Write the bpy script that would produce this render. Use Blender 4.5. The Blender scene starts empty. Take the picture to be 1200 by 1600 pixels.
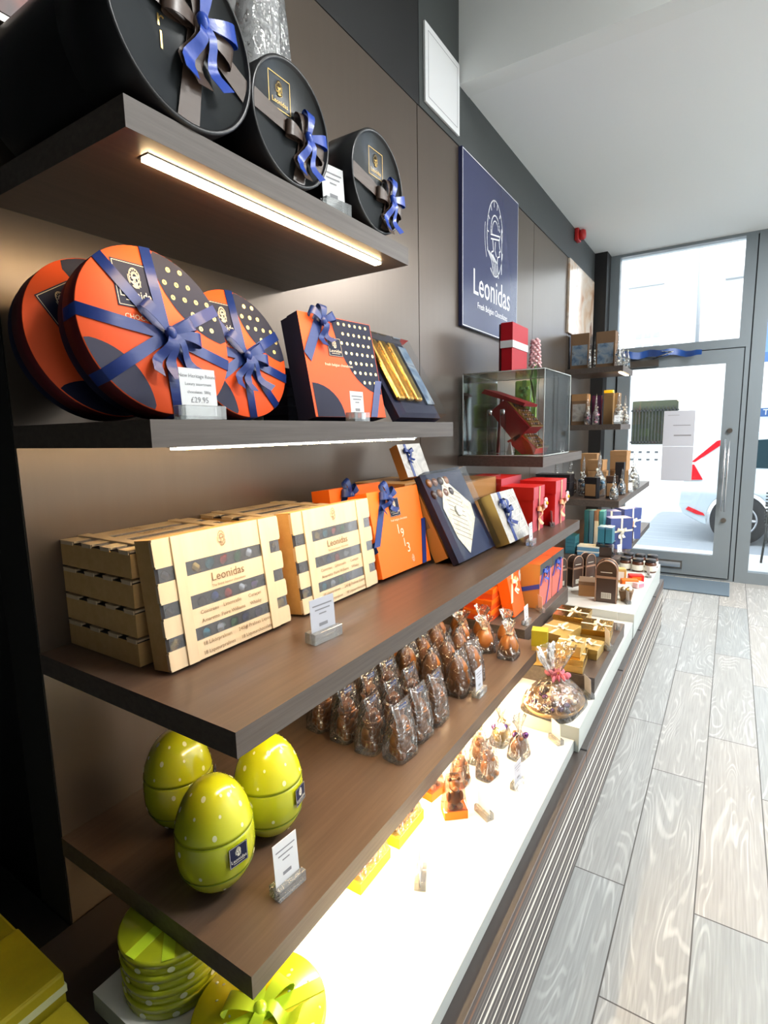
import bpy, bmesh, math, random
from mathutils import Vector, Matrix
PI = math.pi
SC = bpy.context.scene
COL = SC.collection
random.seed(7)

# ---------------------------------------------------------------- camera
def make_camera():
    yaw, pit, rol = 0.5712, 0.1463, -0.0209
    F = Vector((-math.sin(yaw)*math.cos(pit), math.cos(yaw)*math.cos(pit), -math.sin(pit)))
    R = Vector((math.cos(yaw), math.sin(yaw), 0)); U = R.cross(F)
    R2 = math.cos(rol)*R + math.sin(rol)*U
    U2 = -math.sin(rol)*R + math.cos(rol)*U
    cd = bpy.data.cameras.new('camera'); co = bpy.data.objects.new('camera', cd); COL.objects.link(co)
    cd.sensor_fit = 'HORIZONTAL'; cd.sensor_width = 36; cd.lens = 36*844.16/1200
    cd.clip_start = .02; cd.clip_end = 200
    co.matrix_world = Matrix(((R2.x, U2.x, -F.x, 1.2475), (R2.y, U2.y, -F.y, 0), (R2.z, U2.z, -F.z, 1.5), (0, 0, 0, 1)))
    SC.camera = co
make_camera()

# ---------------------------------------------------------------- world, sun, added ceiling fill lights, exposure
W = bpy.data.worlds.new('sky'); SC.world = W; W.use_nodes = True
bg = W.node_tree.nodes['Background']
bg.inputs['Color'].default_value = (.80, .90, 1.0, 1); bg.inputs['Strength'].default_value = 2.7
def lamp(name, kind, loc, energy, color, size=.3, size_y=None, direction=(0, 0, -1), spread=None):
    l = bpy.data.lights.new(name, kind); l.energy = energy; l.color = color
    if kind == 'AREA':
        l.shape = 'RECTANGLE' if size_y else 'SQUARE'; l.size = size
        if size_y: l.size_y = size_y
        if spread: l.spread = spread
    elif kind == 'SUN': l.angle = .01
    else: l.shadow_soft_size = size
    o = bpy.data.objects.new(name, l); COL.objects.link(o); o.location = loc
    o.rotation_euler = Vector(direction).to_track_quat('-Z', 'Y').to_euler()
    return o
lamp('sun', 'SUN', (3, 0, 8), 3.2, (1, .97, .92), direction=(-.45, .55, -.72))
# unseen fill lights added at ceiling height, the first set to light the riser
for (x, y, z, e) in ((2.7, 1.75, 3.88, 66), (3.1, 3.4, 3.17, 66), (2.6, 4.9, 3.17, 72)):
    lamp('ceiling_fill', 'AREA', (x, y, z), e, (.98, .98, .96), .7, .7)
SC.view_settings.view_transform = 'Standard'; SC.view_settings.look = 'None'
SC.view_settings.gamma = 1; SC.view_settings.use_curve_mapping = False
SC.view_settings.exposure = 0.65
SC.cycles.max_bounces = 10; SC.cycles.transparent_max_bounces = 24
SC.cycles.caustics_reflective = False; SC.cycles.caustics_refractive = False
SC.cycles.use_denoising = True

# ---------------------------------------------------------------- materials
M = {}
def mat(name, color, rough=.5, metal=0.0, spec=None, emit=None, coat=0.0, bump=None, vary=None, alpha=None):
    m = bpy.data.materials.new(name); m.use_nodes = True; nt = m.node_tree; b = nt.nodes['Principled BSDF']
    b.inputs['Base Color'].default_value = (*color, 1); b.inputs['Roughness'].default_value = rough; b.inputs['Metallic'].default_value = metal
    if spec is not None: b.inputs['Specular IOR Level'].default_value = spec
    if coat: b.inputs['Coat Weight'].default_value = coat; b.inputs['Coat Roughness'].default_value = .08
    if emit: b.inputs['Emission Color'].default_value = (*emit[0], 1); b.inputs['Emission Strength'].default_value = emit[1]
    tc = nt.nodes.new('ShaderNodeTexCoord')
    if vary:      # (scale vector, second colour, strength position)
        sc, c2 = vary
        mp = nt.nodes.new('ShaderNodeMapping'); mp.inputs['Scale'].default_value = sc
        nz = nt.nodes.new('ShaderNodeTexNoise'); nz.inputs['Scale'].default_value = 1; nz.inputs['Detail'].default_value = 6; nz.inputs['Roughness'].default_value = .65
        cr = nt.nodes.new('ShaderNodeValToRGB'); cr.color_ramp.elements[0].position = .32; cr.color_ramp.elements[1].position = .68
        cr.color_ramp.elements[0].color = (*color, 1); cr.color_ramp.elements[1].color = (*c2, 1)
        nt.links.new(tc.outputs['Object'], mp.inputs[0]); nt.links.new(mp.outputs[0], nz.inputs['Vector'])
        nt.links.new(nz.outputs['Fac'], cr.inputs[0]); nt.links.new(cr.outputs[0], b.inputs['Base Color'])
    if bump:
        sc, st, ds = bump
        n2 = nt.nodes.new('ShaderNodeTexNoise'); n2.inputs['Detail'].default_value = 3; n2.inputs['Scale'].default_value = 1
        mp2 = nt.nodes.new('ShaderNodeMapping'); mp2.inputs['Scale'].default_value = (sc, sc, sc) if not isinstance(sc, tuple) else sc
        bp = nt.nodes.new('ShaderNodeBump'); bp.inputs['Strength'].default_value = st; bp.inputs['Distance'].default_value = ds
        nt.links.new(tc.outputs['Object'], mp2.inputs[0]); nt.links.new(mp2.outputs[0], n2.inputs['Vector'])
        nt.links.new(n2.outputs['Fac'], bp.inputs['Height']); nt.links.new(bp.outputs[0], b.inputs['Normal'])
    M[name] = m
    return m
def clear(name, tint=(1, 1, 1), refl=.12, rough=.03, bump=None, blend=.35, haze=0, crinkle=0):
    m = bpy.data.materials.new(name); m.use_nodes = True; nt = m.node_tree; nt.nodes.clear()
    out = nt.nodes.new('ShaderNodeOutputMaterial'); mx = nt.nodes.new('ShaderNodeMixShader')
    tr = nt.nodes.new('ShaderNodeBsdfTransparent'); tr.inputs[0].default_value = (*tint, 1)
    gl = nt.nodes.new('ShaderNodeBsdfGlossy'); gl.inputs['Roughness'].default_value = rough
    lw = nt.nodes.new('ShaderNodeLayerWeight'); lw.inputs[0].default_value = blend
    ad = nt.nodes.new('ShaderNodeMath'); ad.operation = 'MULTIPLY_ADD'; ad.inputs[1].default_value = .8; ad.inputs[2].default_value = refl; ad.use_clamp = True
    nt.links.new(lw.outputs['Fresnel'], ad.inputs[0]); nt.links.new(ad.outputs[0], mx.inputs[0])
    nt.links.new(tr.outputs[0], mx.inputs[1]); nt.links.new(gl.outputs[0], mx.inputs[2]); nt.links.new(mx.outputs[0], out.inputs[0])
    if bump:
        tc = nt.nodes.new('ShaderNodeTexCoord'); nz = nt.nodes.new('ShaderNodeTexNoise'); nz.inputs['Scale'].default_value = bump[0]; nz.inputs['Detail'].default_value = 2; nz.inputs['Distortion'].default_value = 1.2
        bp = nt.nodes.new('ShaderNodeBump'); bp.inputs['Strength'].default_value = bump[1]; bp.inputs['Distance'].default_value = .01
        nt.links.new(tc.outputs['Object'], nz.inputs['Vector']); nt.links.new(nz.outputs['Fac'], bp.inputs['Height'])
        nt.links.new(bp.outputs[0], gl.inputs['Normal']); nt.links.new(bp.outputs[0], lw.inputs['Normal'])
    if crinkle:      # creases that catch the light in streaks
        tc = nt.nodes.new('ShaderNodeTexCoord'); n3 = nt.nodes.new('ShaderNodeTexNoise'); n3.inputs['Scale'].default_value = 34; n3.inputs['Detail'].default_value = 2; n3.inputs['Distortion'].default_value = 2.5
        mp = nt.nodes.new('ShaderNodeMapping'); mp.inputs['Scale'].default_value = (1.6, 1.6, .45)
        mr = nt.nodes.new('ShaderNodeMapRange'); mr.inputs['From Min'].default_value = .555; mr.inputs['From Max'].default_value = .66; mr.inputs['To Max'].default_value = crinkle
        nt.links.new(tc.outputs['Object'], mp.inputs[0]); nt.links.new(mp.outputs[0], n3.inputs['Vector']); nt.links.new(n3.outputs['Fac'], mr.inputs[0])
        a2 = nt.nodes.new('ShaderNodeMath'); a2.operation = 'ADD'; a2.use_clamp = True; nt.links.new(ad.outputs[0], a2.inputs[0]); nt.links.new(mr.outputs[0], a2.inputs[1]); nt.links.new(a2.outputs[0], mx.inputs[0])
    if haze:
        df = nt.nodes.new('ShaderNodeBsdfDiffuse'); df.inputs[0].default_value = (.85, .87, .9, 1); m2 = nt.nodes.new('ShaderNodeMixShader'); m2.inputs[0].default_value = haze
        nt.links.new(mx.outputs[0], m2.inputs[1]); nt.links.new(df.outputs[0], m2.inputs[2]); nt.links.new(m2.outputs[0], out.inputs[0])
    M[name] = m
    return m

mat('wall_panel', (.140, .110, .088), .30, .6, vary=((1.5, 30, 1.0), (.147, .116, .093)))
mat('shelf_wood', (.070, .043, .030), .36, vary=((60, 2.2, 60), (.105, .066, .046)), spec=.55)
mat('shelf_edge', (.062, .048, .041), .5, vary=((60, 3, 90), (.105, .084, .072)), spec=.45)
mat('black_wall', (.006, .006, .007), .45)
mat('fascia', (.046, .052, .052), .6)
mat('fascia_black', (.007, .007, .008), .55)
mat('ceiling_white', (.82, .85, .85), .9)
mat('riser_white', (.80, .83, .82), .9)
mat('groove', (.003, .003, .003), .9)
mat('frame_grey', (.20, .232, .255), .42)
mat('frame_dark', (.05, .058, .065), .5)
mat('chrome', (.75, .76, .78), .16, 1)
mat('steel_dark', (.22, .2, .18), .35, .9)
mat('paper_white', (.72, .73, .74), .7)
mat('paper_lilac', (.55, .56, .62), .75)
mat('ink', (.03, .03, .035), .7)
mat('ink_grey', (.25, .25, .27), .7)
mat('navy', (.009, .012, .040), .6, spec=.25)
mat('navy_board', (.035, .042, .11), .20, spec=.35)
mat('white_print', (.85, .86, .9), .4)
mat('orange', (.82, .095, .018), .55, spec=.3)
mat('orange_bright', (.90, .16, .010), .5, spec=.3)
mat('satin_blue', (.009, .030, .18), .40, spec=.4, bump=((8, 90, 90), .25, .002))
mat('satin_blue_bright', (.010, .060, .42), .28, spec=.7, bump=((90, 90, 90), .2, .002))
mat('satin_brown', (.075, .045, .032), .35, spec=.6, bump=((8, 90, 90), .25, .002))
mat('drum_black', (.010, .010, .012), .30, spec=.5, bump=(160, .12, .0006))
mat('drum_lid', (.030, .034, .037), .33, spec=.5, bump=(160, .2, .0006))
mat('gold', (.75, .50, .16), .3, .9)
mat('gold_foil', (.75, .47, .12), .22, 1, bump=(60, .3, .004))
mat('gold_card', (.62, .43, .14), .3, .55)
mat('kraft', (.37, .20, .085), .75)
mat('kraft_dark', (.20, .115, .06), .75)
mat('crate_paper', (.66, .50, .31), .6, vary=((30, 30, 3), (.72, .57, .38)))
mat('crate_side', (.60, .36, .13), .7, vary=((4, 40, 40), (.68, .43, .18)))
mat('crate_grey', (.20, .19, .15), .75)
mat('crate_hollow', (.055, .045, .042), .5)
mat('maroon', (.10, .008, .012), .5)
mat('bronze_card', (.42, .20, .055), .5)
for n, c in (('foil_red', (.5, .03, .02)), ('foil_teal', (.03, .22, .27)), ('foil_green', (.04, .22, .07)), ('foil_gold', (.55, .34, .08)), ('foil_purple', (.12, .05, .16)), ('foil_blue', (.05, .08, .22)), ('foil_silver', (.5, .5, .5))):
    mat(n, c, .25, .85)
mat('chocolate', (.20, .062, .014), .30, spec=.55, coat=.25)
mat('chocolate_milk', (.29, .100, .020), .32, spec=.55, coat=.2)
mat('chocolate_dark', (.045, .016, .010), .32, spec=.5)
mat('praline_white', (.7, .55, .36), .4)
mat('lime', (.41, .46, .012), .22, spec=.6, coat=.5)
mat('lime_yellow', (.62, .56, .012), .25, spec=.6, coat=.4)
mat('lime_dark', (.27, .34, .012), .25, spec=.6)
mat('lime_seam', (.12, .18, .01), .4)
mat('spot_white', (.62, .66, .40), .4)
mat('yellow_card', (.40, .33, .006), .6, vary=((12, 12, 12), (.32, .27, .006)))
mat('yellow_bright', (.85, .55, .01), .45)
mat('yellow_ribbon', (.55, .75, .03), .28, spec=.7)
mat('white_slab', (.80, .78, .72), .22, spec=.5)
mat('slab_edge', (.50, .54, .52), .35)
mat('red_card', (.40, .006, .014), .5, spec=.3)
mat('red_bright', (.66, .016, .012), .45, spec=.3)
mat('dusty_red', (.46, .055, .075), .5)
mat('pink_card', (.62, .15, .12), .5)
mat('cream_ribbon', (.80, .68, .50), .4)
mat('peach_ribbon', (.85, .42, .22), .4)
mat('petal_pink', (.75, .22, .30), .6)
mat('petal_pale', (.82, .50, .52), .6)
mat('leaf', (.12, .30, .06), .6)
mat('green_organza', (.30, .50, .08), .45)
mat('teal_pack', (.03, .17, .24), .4)
mat('blue_pack', (.10, .24, .38), .4)
mat('blue_box', (.045, .07, .24), .42)
mat('kraft_bag', (.22, .13, .05), .7)
mat('brown_tin', (.045, .022, .014), .3, spec=.6)
mat('copper_edge', (.42, .26, .18), .35, .6)
mat('black_box', (.012, .011, .014), .4)
mat('label_cream', (.75, .72, .62), .6)
mat('wicker', (.55, .33, .14), .7, bump=(180, .6, .004))
mat('alarm_red', (.5, .02, .02), .35)
mat('jar_glass', (.10, .035, .018), .12, spec=.6)
mat('warm_tube', (1, .9, .75), .5, emit=((1, .70, .36), 52))
mat('warm_tube_low', (1, .9, .75), .5, emit=((1, .70, .36), 120))
mat('mirror_base', (.30, .31, .31), .08, .9)
mat('mat_blue', (.11, .15, .19), .9, bump=(200, .5, .004))
mat('facade', (.78, .77, .74), .8)
mat('facade_trim', (.30, .31, .32), .8)
mat('asphalt', (.30, .32, .34), .9)
mat('pavement', (.62, .62, .60), .9)
mat('car_white', (.50, .57, .61), .2, coat=.5)
mat('car_glass', (.02, .04, .05), .06, spec=.7)
mat('tyre', (.012, .012, .013), .75)
mat('alloy', (.42, .43, .45), .3, .8)
mat('lamp_red', (.65, .012, .02), .2)
mat('iron', (.015, .017, .015), .6)
mat('foliage', (.045, .052, .03), .9)
mat('awning_blue', (.045, .11, .27), .6)
mat('tape_blue', (.012, .07, .30), .4)
clear('glass', (.97, .985, .99), .02, .0, blend=.25)
clear('acrylic', (.96, .98, .98), .04, .02, blend=.3)
clear('acrylic_block', (.93, .95, .95), .10, .05, blend=.35, haze=.12)
clear('cellophane', (.92, .92, .92), .06, .10, bump=(55, 1.0), blend=.35, crinkle=.6, haze=.02)
clear('cellophane_soft', (.93, .93, .93), .05, .12, bump=(30, .8), blend=.3, crinkle=.45, haze=.03)
clear('film_haze', (.80, .80, .82), .02, .15, blend=.2, haze=.05)
clear('clear_lid', (.93, .94, .95), .012, .06, blend=.14)

def floor_material():
    m = bpy.data.materials.new('floor_planks'); m.use_nodes = True; nt = m.node_tree; b = nt.nodes['Principled BSDF']
    N = nt.nodes.new; L = nt.links.new
    tc = N('ShaderNodeTexCoord'); sp = N('ShaderNodeSeparateXYZ'); cb = N('ShaderNodeCombineXYZ')
    L(tc.outputs['Object'], sp.inputs[0])
    ax = N('ShaderNodeMath'); ax.operation = 'ADD'; ax.inputs[1].default_value = .1626; L(sp.outputs['X'], ax.inputs[0])
    ay = N('ShaderNodeMath'); ay.operation = 'ADD'; ay.inputs[1].default_value = .55; L(sp.outputs['Y'], ay.inputs[0])
    L(ay.outputs[0], cb.inputs[0]); L(ax.outputs[0], cb.inputs[1])
    br = N('ShaderNodeTexBrick'); br.inputs['Scale'].default_value = 1; br.inputs['Brick Width'].default_value = 1.15; br.inputs['Row Height'].default_value = .2
    br.inputs['Mortar Size'].default_value = .0022; br.inputs['Mortar Smooth'].default_value = .1; br.inputs['Bias'].default_value = -.1; br.offset = .36; br.offset_frequency = 2
    br.inputs['Color1'].default_value = (.365, .352, .332, 1); br.inputs['Color2'].default_value = (.285, .308, .315, 1); br.inputs['Mortar'].default_value = (.075, .07, .065, 1)
    L(cb.outputs[0], br.inputs['Vector'])
    # cathedral grain: contour lines of a stretched noise, shifted from board to board
    mp = N('ShaderNodeMapping'); mp.inputs['Scale'].default_value = (7.0, 1.0, 1); L(tc.outputs['Object'], mp.inputs[0])
    addv = N('ShaderNodeVectorMath'); addv.operation = 'ADD'; L(mp.outputs[0], addv.inputs[0])
    scv = N('ShaderNodeVectorMath'); scv.operation = 'SCALE'; scv.inputs['Scale'].default_value = 60; L(br.outputs['Color'], scv.inputs[0]); L(scv.outputs[0], addv.inputs[1])
    nz = N('ShaderNodeTexNoise'); nz.inputs['Scale'].default_value = 1.0; nz.inputs['Detail'].default_value = 2.5; nz.inputs['Roughness'].default_value = .45; nz.inputs['Distortion'].default_value = .5; L(addv.outputs[0], nz.inputs['Vector'])
    mu = N('ShaderNodeMath'); mu.operation = 'MULTIPLY'; mu.inputs[1].default_value = 130; L(nz.outputs['Fac'], mu.inputs[0])
    sn = N('ShaderNodeMath'); sn.operation = 'SINE'; L(mu.outputs[0], sn.inputs[0])
    fr = N('ShaderNodeMapping'); fr.inputs['Scale'].default_value = (160, 5, 1); L(tc.outputs['Object'], fr.inputs[0])
    n3 = N('ShaderNodeTexNoise'); n3.inputs['Scale'].default_value = 1; n3.inputs['Detail'].default_value = 5; L(fr.outputs[0], n3.inputs['Vector'])
    n4 = N('ShaderNodeTexNoise'); n4.inputs['Scale'].default_value = 3.0; n4.inputs['Detail'].default_value = 3; L(addv.outputs[0], n4.inputs['Vector'])
    rp = N('ShaderNodeMapRange'); rp.inputs['From Min'].default_value = .2; rp.inputs['From Max'].default_value = 1; rp.inputs['To Min'].default_value = 0; rp.inputs['To Max'].default_value = 1; L(sn.outputs[0], rp.inputs[0])
    m4 = N('ShaderNodeMapRange'); m4.inputs['From Min'].default_value = .42; m4.inputs['From Max'].default_value = .62; L(n4.outputs['Fac'], m4.inputs[0])
    mm = N('ShaderNodeMath'); mm.operation = 'MULTIPLY'; L(rp.outputs[0], mm.inputs[0]); L(m4.outputs[0], mm.inputs[1])
    k = N('ShaderNodeMath'); k.operation = 'MULTIPLY_ADD'; k.inputs[1].default_value = .40; k.inputs[2].default_value = .62; L(mm.outputs[0], k.inputs[0])
    k2 = N('ShaderNodeMath'); k2.operation = 'MULTIPLY_ADD'; k2.inputs[1].default_value = .65; L(n3.outputs['Fac'], k2.inputs[0]); L(k.outputs[0], k2.inputs[2])
    sc2 = N('ShaderNodeVectorMath'); sc2.operation = 'SCALE'; L(br.outputs['Color'], sc2.inputs[0]); L(k2.outputs[0], sc2.inputs['Scale'])
    L(sc2.outputs[0], b.inputs['Base Color'])
    b.inputs['Roughness'].default_value = .42; b.inputs['Specular IOR Level'].default_value = .45
    bp = N('ShaderNodeBump'); bp.inputs['Strength'].default_value = .15; bp.inputs['Distance'].default_value = .001; L(k2.outputs[0], bp.inputs['Height']); L(bp.outputs[0], b.inputs['Normal'])
    M['floor_planks'] = m
floor_material()

def stripe_material():
    m = bpy.data.materials.new('striped_laminate'); m.use_nodes = True; nt = m.node_tree; b = nt.nodes['Principled BSDF']
    N = nt.nodes.new; L = nt.links.new
    tc = N('ShaderNodeTexCoord'); sp = N('ShaderNodeSeparateXYZ'); L(tc.outputs['Object'], sp.inputs[0])
    mr = N('ShaderNodeMapRange'); mr.inputs['From Min'].default_value = 0; mr.inputs['From Max'].default_value = .37; L(sp.outputs['Z'], mr.inputs[0])
    cr = N('ShaderNodeValToRGB'); cr.color_ramp.interpolation = 'CONSTANT'; L(mr.outputs[0], cr.inputs[0])
    dk, md, lt, wh, br_, og = (.050, .040, .037), (.115, .095, .088), (.27, .23, .21), (.90, .86, .78), (.060, .034, .024), (.22, .09, .035)
    seq = [(0, dk), (.05, lt), (.07, dk), (.115, wh), (.145, md), (.17, dk), (.215, wh), (.25, dk), (.30, lt), (.32, dk), (.375, wh), (.40, md), (.43, dk), (.48, lt), (.50, dk), (.545, wh), (.572, dk), (.62, lt), (.64, dk), (.68, wh), (.715, md), (.74, dk), (.77, wh), (.792, dk), (.83, lt), (.845, dk), (.87, md), (.89, dk), (.915, og), (.945, br_), (.98, dk)]
    el = cr.color_ramp.elements
    while len(el) > 1: el.remove(el[-1])
    el[0].position = 0; el[0].color = (*seq[0][1], 1)
    for p, c in seq[1:]:
        e = el.new(p); e.color = (*c, 1)
    L(cr.outputs[0], b.inputs['Base Color']); b.inputs['Roughness'].default_value = .38
    M['striped_laminate'] = m
stripe_material()

def blotch_material(name, cols, scale, rough=.4):
    m = bpy.data.materials.new(name); m.use_nodes = True; nt = m.node_tree; b = nt.nodes['Principled BSDF']
    tc = nt.nodes.new('ShaderNodeTexCoord'); nz = nt.nodes.new('ShaderNodeTexNoise'); nz.inputs['Scale'].default_value = scale; nz.inputs['Detail'].default_value = 3; nz.inputs['Distortion'].default_value = .8
    cr = nt.nodes.new('ShaderNodeValToRGB'); el = cr.color_ramp.elements
    el[0].position = .3; el[0].color = (*cols[0], 1); el[1].position = .7; el[1].color = (*cols[-1], 1)
    for i, c in enumerate(cols[1:-1]):
        e = el.new(.3+.4*(i+1)/(len(cols)-1)); e.color = (*c, 1)
    nt.links.new(tc.outputs['Object'], nz.inputs['Vector']); nt.links.new(nz.outputs['Fac'], cr.inputs[0]); nt.links.new(cr.outputs[0], b.inputs['Base Color'])
    b.inputs['Roughness'].default_value = rough
    M[name] = m
blotch_material('picture_print', [(.55, .30, .18), (.75, .55, .40), (.85, .75, .65), (.35, .2, .15)], 4, .12)
blotch_material('script_print', [(.60, .52, .36), (.78, .72, .56), (.55, .45, .3)], 30, .4)
blotch_material('silver_print', [(.22, .21, .20), (.44, .42, .39), (.30, .26, .23)], 16, .4)
blotch_material('blue_photo', [(.05, .09, .16), (.16, .24, .34), (.30, .34, .38), (.06, .08, .12)], 14, .4)
blotch_material('poster_print', [(.25, .07, .07), (.36, .18, .16), (.16, .16, .17)], 5, .5)

# ---------------------------------------------------------------- geometry helpers
def V(*a): return Vector(a)
_text_cache = {}
def text_geo(s):
    if s not in _text_cache:
        c = bpy.data.curves.new('t', 'FONT'); c.body = s; c.size = 1; c.resolution_u = 2; c.align_x = 'CENTER'; c.align_y = 'CENTER'
        o = bpy.data.objects.new('t', c); COL.objects.link(o)
        dg = bpy.context.evaluated_depsgraph_get(); dg.update()
        me = bpy.data.meshes.new_from_object(o.evaluated_get(dg))
        _text_cache[s] = ([tuple(v.co) for v in me.vertices], [tuple(p.vertices) for p in me.polygons])
        bpy.data.objects.remove(o); bpy.data.curves.remove(c); bpy.data.meshes.remove(me)
    return _text_cache[s]

class Fr:
    """a flat frame: origin, right, up; n points out of the face"""
    def __init__(s, o, r=(1, 0, 0), u=(0, 0, 1)):
        s.o = Vector(o); s.r = Vector(r).normalized(); s.u = Vector(u).normalized(); s.n = s.r.cross(s.u)
    def p(s, x, y, h=0): return s.o + s.r*x + s.u*y + s.n*h
    def sub(s, x, y, h=0, rot=0):
        c, q = math.cos(rot), math.sin(rot)
        return Fr(s.p(x, y, h), s.r*c+s.u*q, s.u*c-s.r*q)

class MB:
    def __init__(s): s.v = []; s.f = []; s.m = []; s.sm = []
    def add(s, vs, fs, m=0, smooth=False):
        b = len(s.v); s.v += [tuple(v) for v in vs]
        for f in fs: s.f.append(tuple(b+i for i in f)); s.m.append(m); s.sm.append(smooth)
    def box(s, x0, x1, y0, y1, z0, z1, m=0, ms=None):
        vs = [(x, y, z) for z in (z0, z1) for y in (y0, y1) for x in (x0, x1)]
        fs = [(0, 2, 3, 1), (4, 5, 7, 6), (0, 1, 5, 4), (2, 6, 7, 3), (0, 4, 6, 2), (1, 3, 7, 5)]  # bottom top front back left right
        for i, f in enumerate(fs): s.add([vs[k] for k in f], [(0, 1, 2, 3)], ms[i] if ms else m)
        return s
    def hexa(s, p, m=0, ms=None):
        """8 corners in the box order above"""
        fs = [(0, 2, 3, 1), (4, 5, 7, 6), (0, 1, 5, 4), (2, 6, 7, 3), (0, 4, 6, 2), (1, 3, 7, 5)]
        for i, f in enumerate(fs): s.add([p[k] for k in f], [(0, 1, 2, 3)], ms[i] if ms else m)
        return s
    def wbox(s, x0, x1, y0, y1, z0, z1, m=0):
        """box with welded corners, for bevels"""
        vs = [(x, y, z) for z in (z0, z1) for y in (y0, y1) for x in (x0, x1)]
        s.add(vs, [(0, 2, 3, 1), (4, 5, 7, 6), (0, 1, 5, 4), (2, 6, 7, 3), (0, 4, 6, 2), (1, 3, 7, 5)], m); return s
    def lathe(s, prof, seg=32, m=0, o=(0, 0, 0), axis='z', ms=None, smooth=True):
        o = Vector(o)
        ax = {'z': (V(1, 0, 0), V(0, 1, 0), V(0, 0, 1)), 'y': (V(1, 0, 0), V(0, 0, 1), V(0, -1, 0)), 'x': (V(0, 1, 0), V(0, 0, 1), V(1, 0, 0))}[axis]
        vs = []
        for r, h in prof:
            for k in range(seg):
                a = 2*PI*k/seg; vs.append(o+ax[0]*(r*math.cos(a))+ax[1]*(r*math.sin(a))+ax[2]*h)
        b = len(s.v); s.v += [tuple(v) for v in vs]
        for i in range(len(prof)-1):
            for k in range(seg):
                k2 = (k+1) % seg
                s.f.append((b+i*seg+k, b+i*seg+k2, b+(i+1)*seg+k2, b+(i+1)*seg+k)); s.m.append(ms[i] if ms else m); s.sm.append(smooth)
        for i, flip in ((0, True), (len(prof)-1, False)):
            if prof[i][0] > 1e-6:
                l = [b+i*seg+k for k in range(seg)]
                s.f.append(tuple(reversed(l)) if flip else tuple(l)); s.m.append((ms[0] if flip else ms[-1]) if ms else m); s.sm.append(False)
        return s
    def cyl(s, o, r, h, axis='z', seg=24, m=0): return s.lathe([(r, 0), (r, h)], seg, m, o, axis)
    def ell(s, c, rx, ry, rz, m=0, seg=16, rings=10, rot=None):
        c = Vector(c); vs = []; R = rot or Matrix.Identity(3)
        for i in range(rings+1):
            t = PI*i/rings
            for k in range(seg):
                a = 2*PI*k/seg
                vs.append(c + R @ V(rx*math.sin(t)*math.cos(a), ry*math.sin(t)*math.sin(a), -rz*math.cos(t)))
        fs = [(i*seg+k, i*seg+(k+1) % seg, (i+1)*seg+(k+1) % seg, (i+1)*seg+k) for i in range(rings) for k in range(seg)]
        s.add(vs, fs, m, True); return s
    def tube(s, pts, r, seg=8, m=0, closed=False):
        pts = [Vector(p) for p in pts]; n = len(pts); vs = []
        up = V(0, 0, 1)
        for i, p in enumerate(pts):
            d = (pts[min(i+1, n-1)]-pts[max(i-1, 0)]).normalized()
            a = d.cross(up)
            if a.length < .01: a = d.cross(V(1, 0, 0))
            a.normalize(); b2 = d.cross(a); rr = r[i] if isinstance(r, (list, tuple)) else r
            for k in range(seg):
                q = 2*PI*k/seg; vs.append(p+a*(rr*math.cos(q))+b2*(rr*math.sin(q)))
        fs = [(i*seg+k, i*seg+(k+1) % seg, (i+1)*seg+(k+1) % seg, (i+1)*seg+k) for i in range(n-1) for k in range(seg)]
        fs += [tuple(reversed(range(seg))), tuple((n-1)*seg+k for k in range(seg))]
        s.add(vs, fs, m, True); return s
    def strip(s, pts, wd, m=0, th=.0008):
        """ribbon along pts; wd: half-width vectors"""
        pts = [Vector(p) for p in pts]; n = len(pts); top = []; bot = []
        for i, p in enumerate(pts):
            d = (pts[min(i+1, n-1)]-pts[max(i-1, 0)])
            w = Vector(wd[i] if isinstance(wd, list) else wd); nn = d.cross(w)
            nn = nn.normalized()*th/2 if nn.length > 1e-12 else V(0, 0, th/2)
            bot += [p-w-nn, p+w-nn]; top += [p-w+nn, p+w+nn]
        s.add(top, [(2*i, 2*i+1, 2*i+3, 2*i+2) for i in range(n-1)], m, True)
        s.add(bot, [(2*i, 2*i+2, 2*i+3, 2*i+1) for i in range(n-1)], m, True)
        for q in (0, 1): s.add([v for i in range(n) for v in (bot[2*i+q], top[2*i+q])], [(2*i, 2*i+1, 2*i+3, 2*i+2) for i in range(n-1)], m)
        return s
    def poly(s, fr, pts, h=.0004, m=0):
        s.add([fr.p(x, y, h) for x, y in pts], [tuple(range(len(pts)))], m); return s
    def plate(s, fr, pts, h0, h1, m=0):
        n = len(pts)
        s.add([fr.p(x, y, h0) for x, y in pts]+[fr.p(x, y, h1) for x, y in pts],
              [tuple(reversed(range(n))), tuple(range(n, 2*n))]+[(i, (i+1) % n, n+(i+1) % n, n+i) for i in range(n)], m); return s
    def rect(s, fr, x0, x1, y0, y1, h=.0004, m=0): return s.poly(fr, [(x0, y0), (x1, y0), (x1, y1), (x0, y1)], h, m)
    def line(s, fr, pts, w, h=.0005, m=0, closed=False):
        if closed: pts = list(pts)+[pts[0]]
        for (x0, y0), (x1, y1) in zip(pts[:-1], pts[1:]):
            L = math.hypot(x1-x0, y1-y0)
            if L < 1e-9: continue
            dx, dy = (x1-x0)/L*w/2, (y1-y0)/L*w/2
            s.poly(fr, [(x0-dx+dy, y0-dy-dx), (x1+dx+dy, y1+dy-dx), (x1+dx-dy, y1+dy+dx), (x0-dx-dy, y0-dy+dx)], h, m)
        return s
    def text(s, fr, t, x, y, size, h=.0008, m=0, sx=1.0):
        vs, fs = text_geo(t)
        s.add([fr.p(x+a*size*sx, y+b*size, h) for a, b, _ in vs], fs, m); return s
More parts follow.
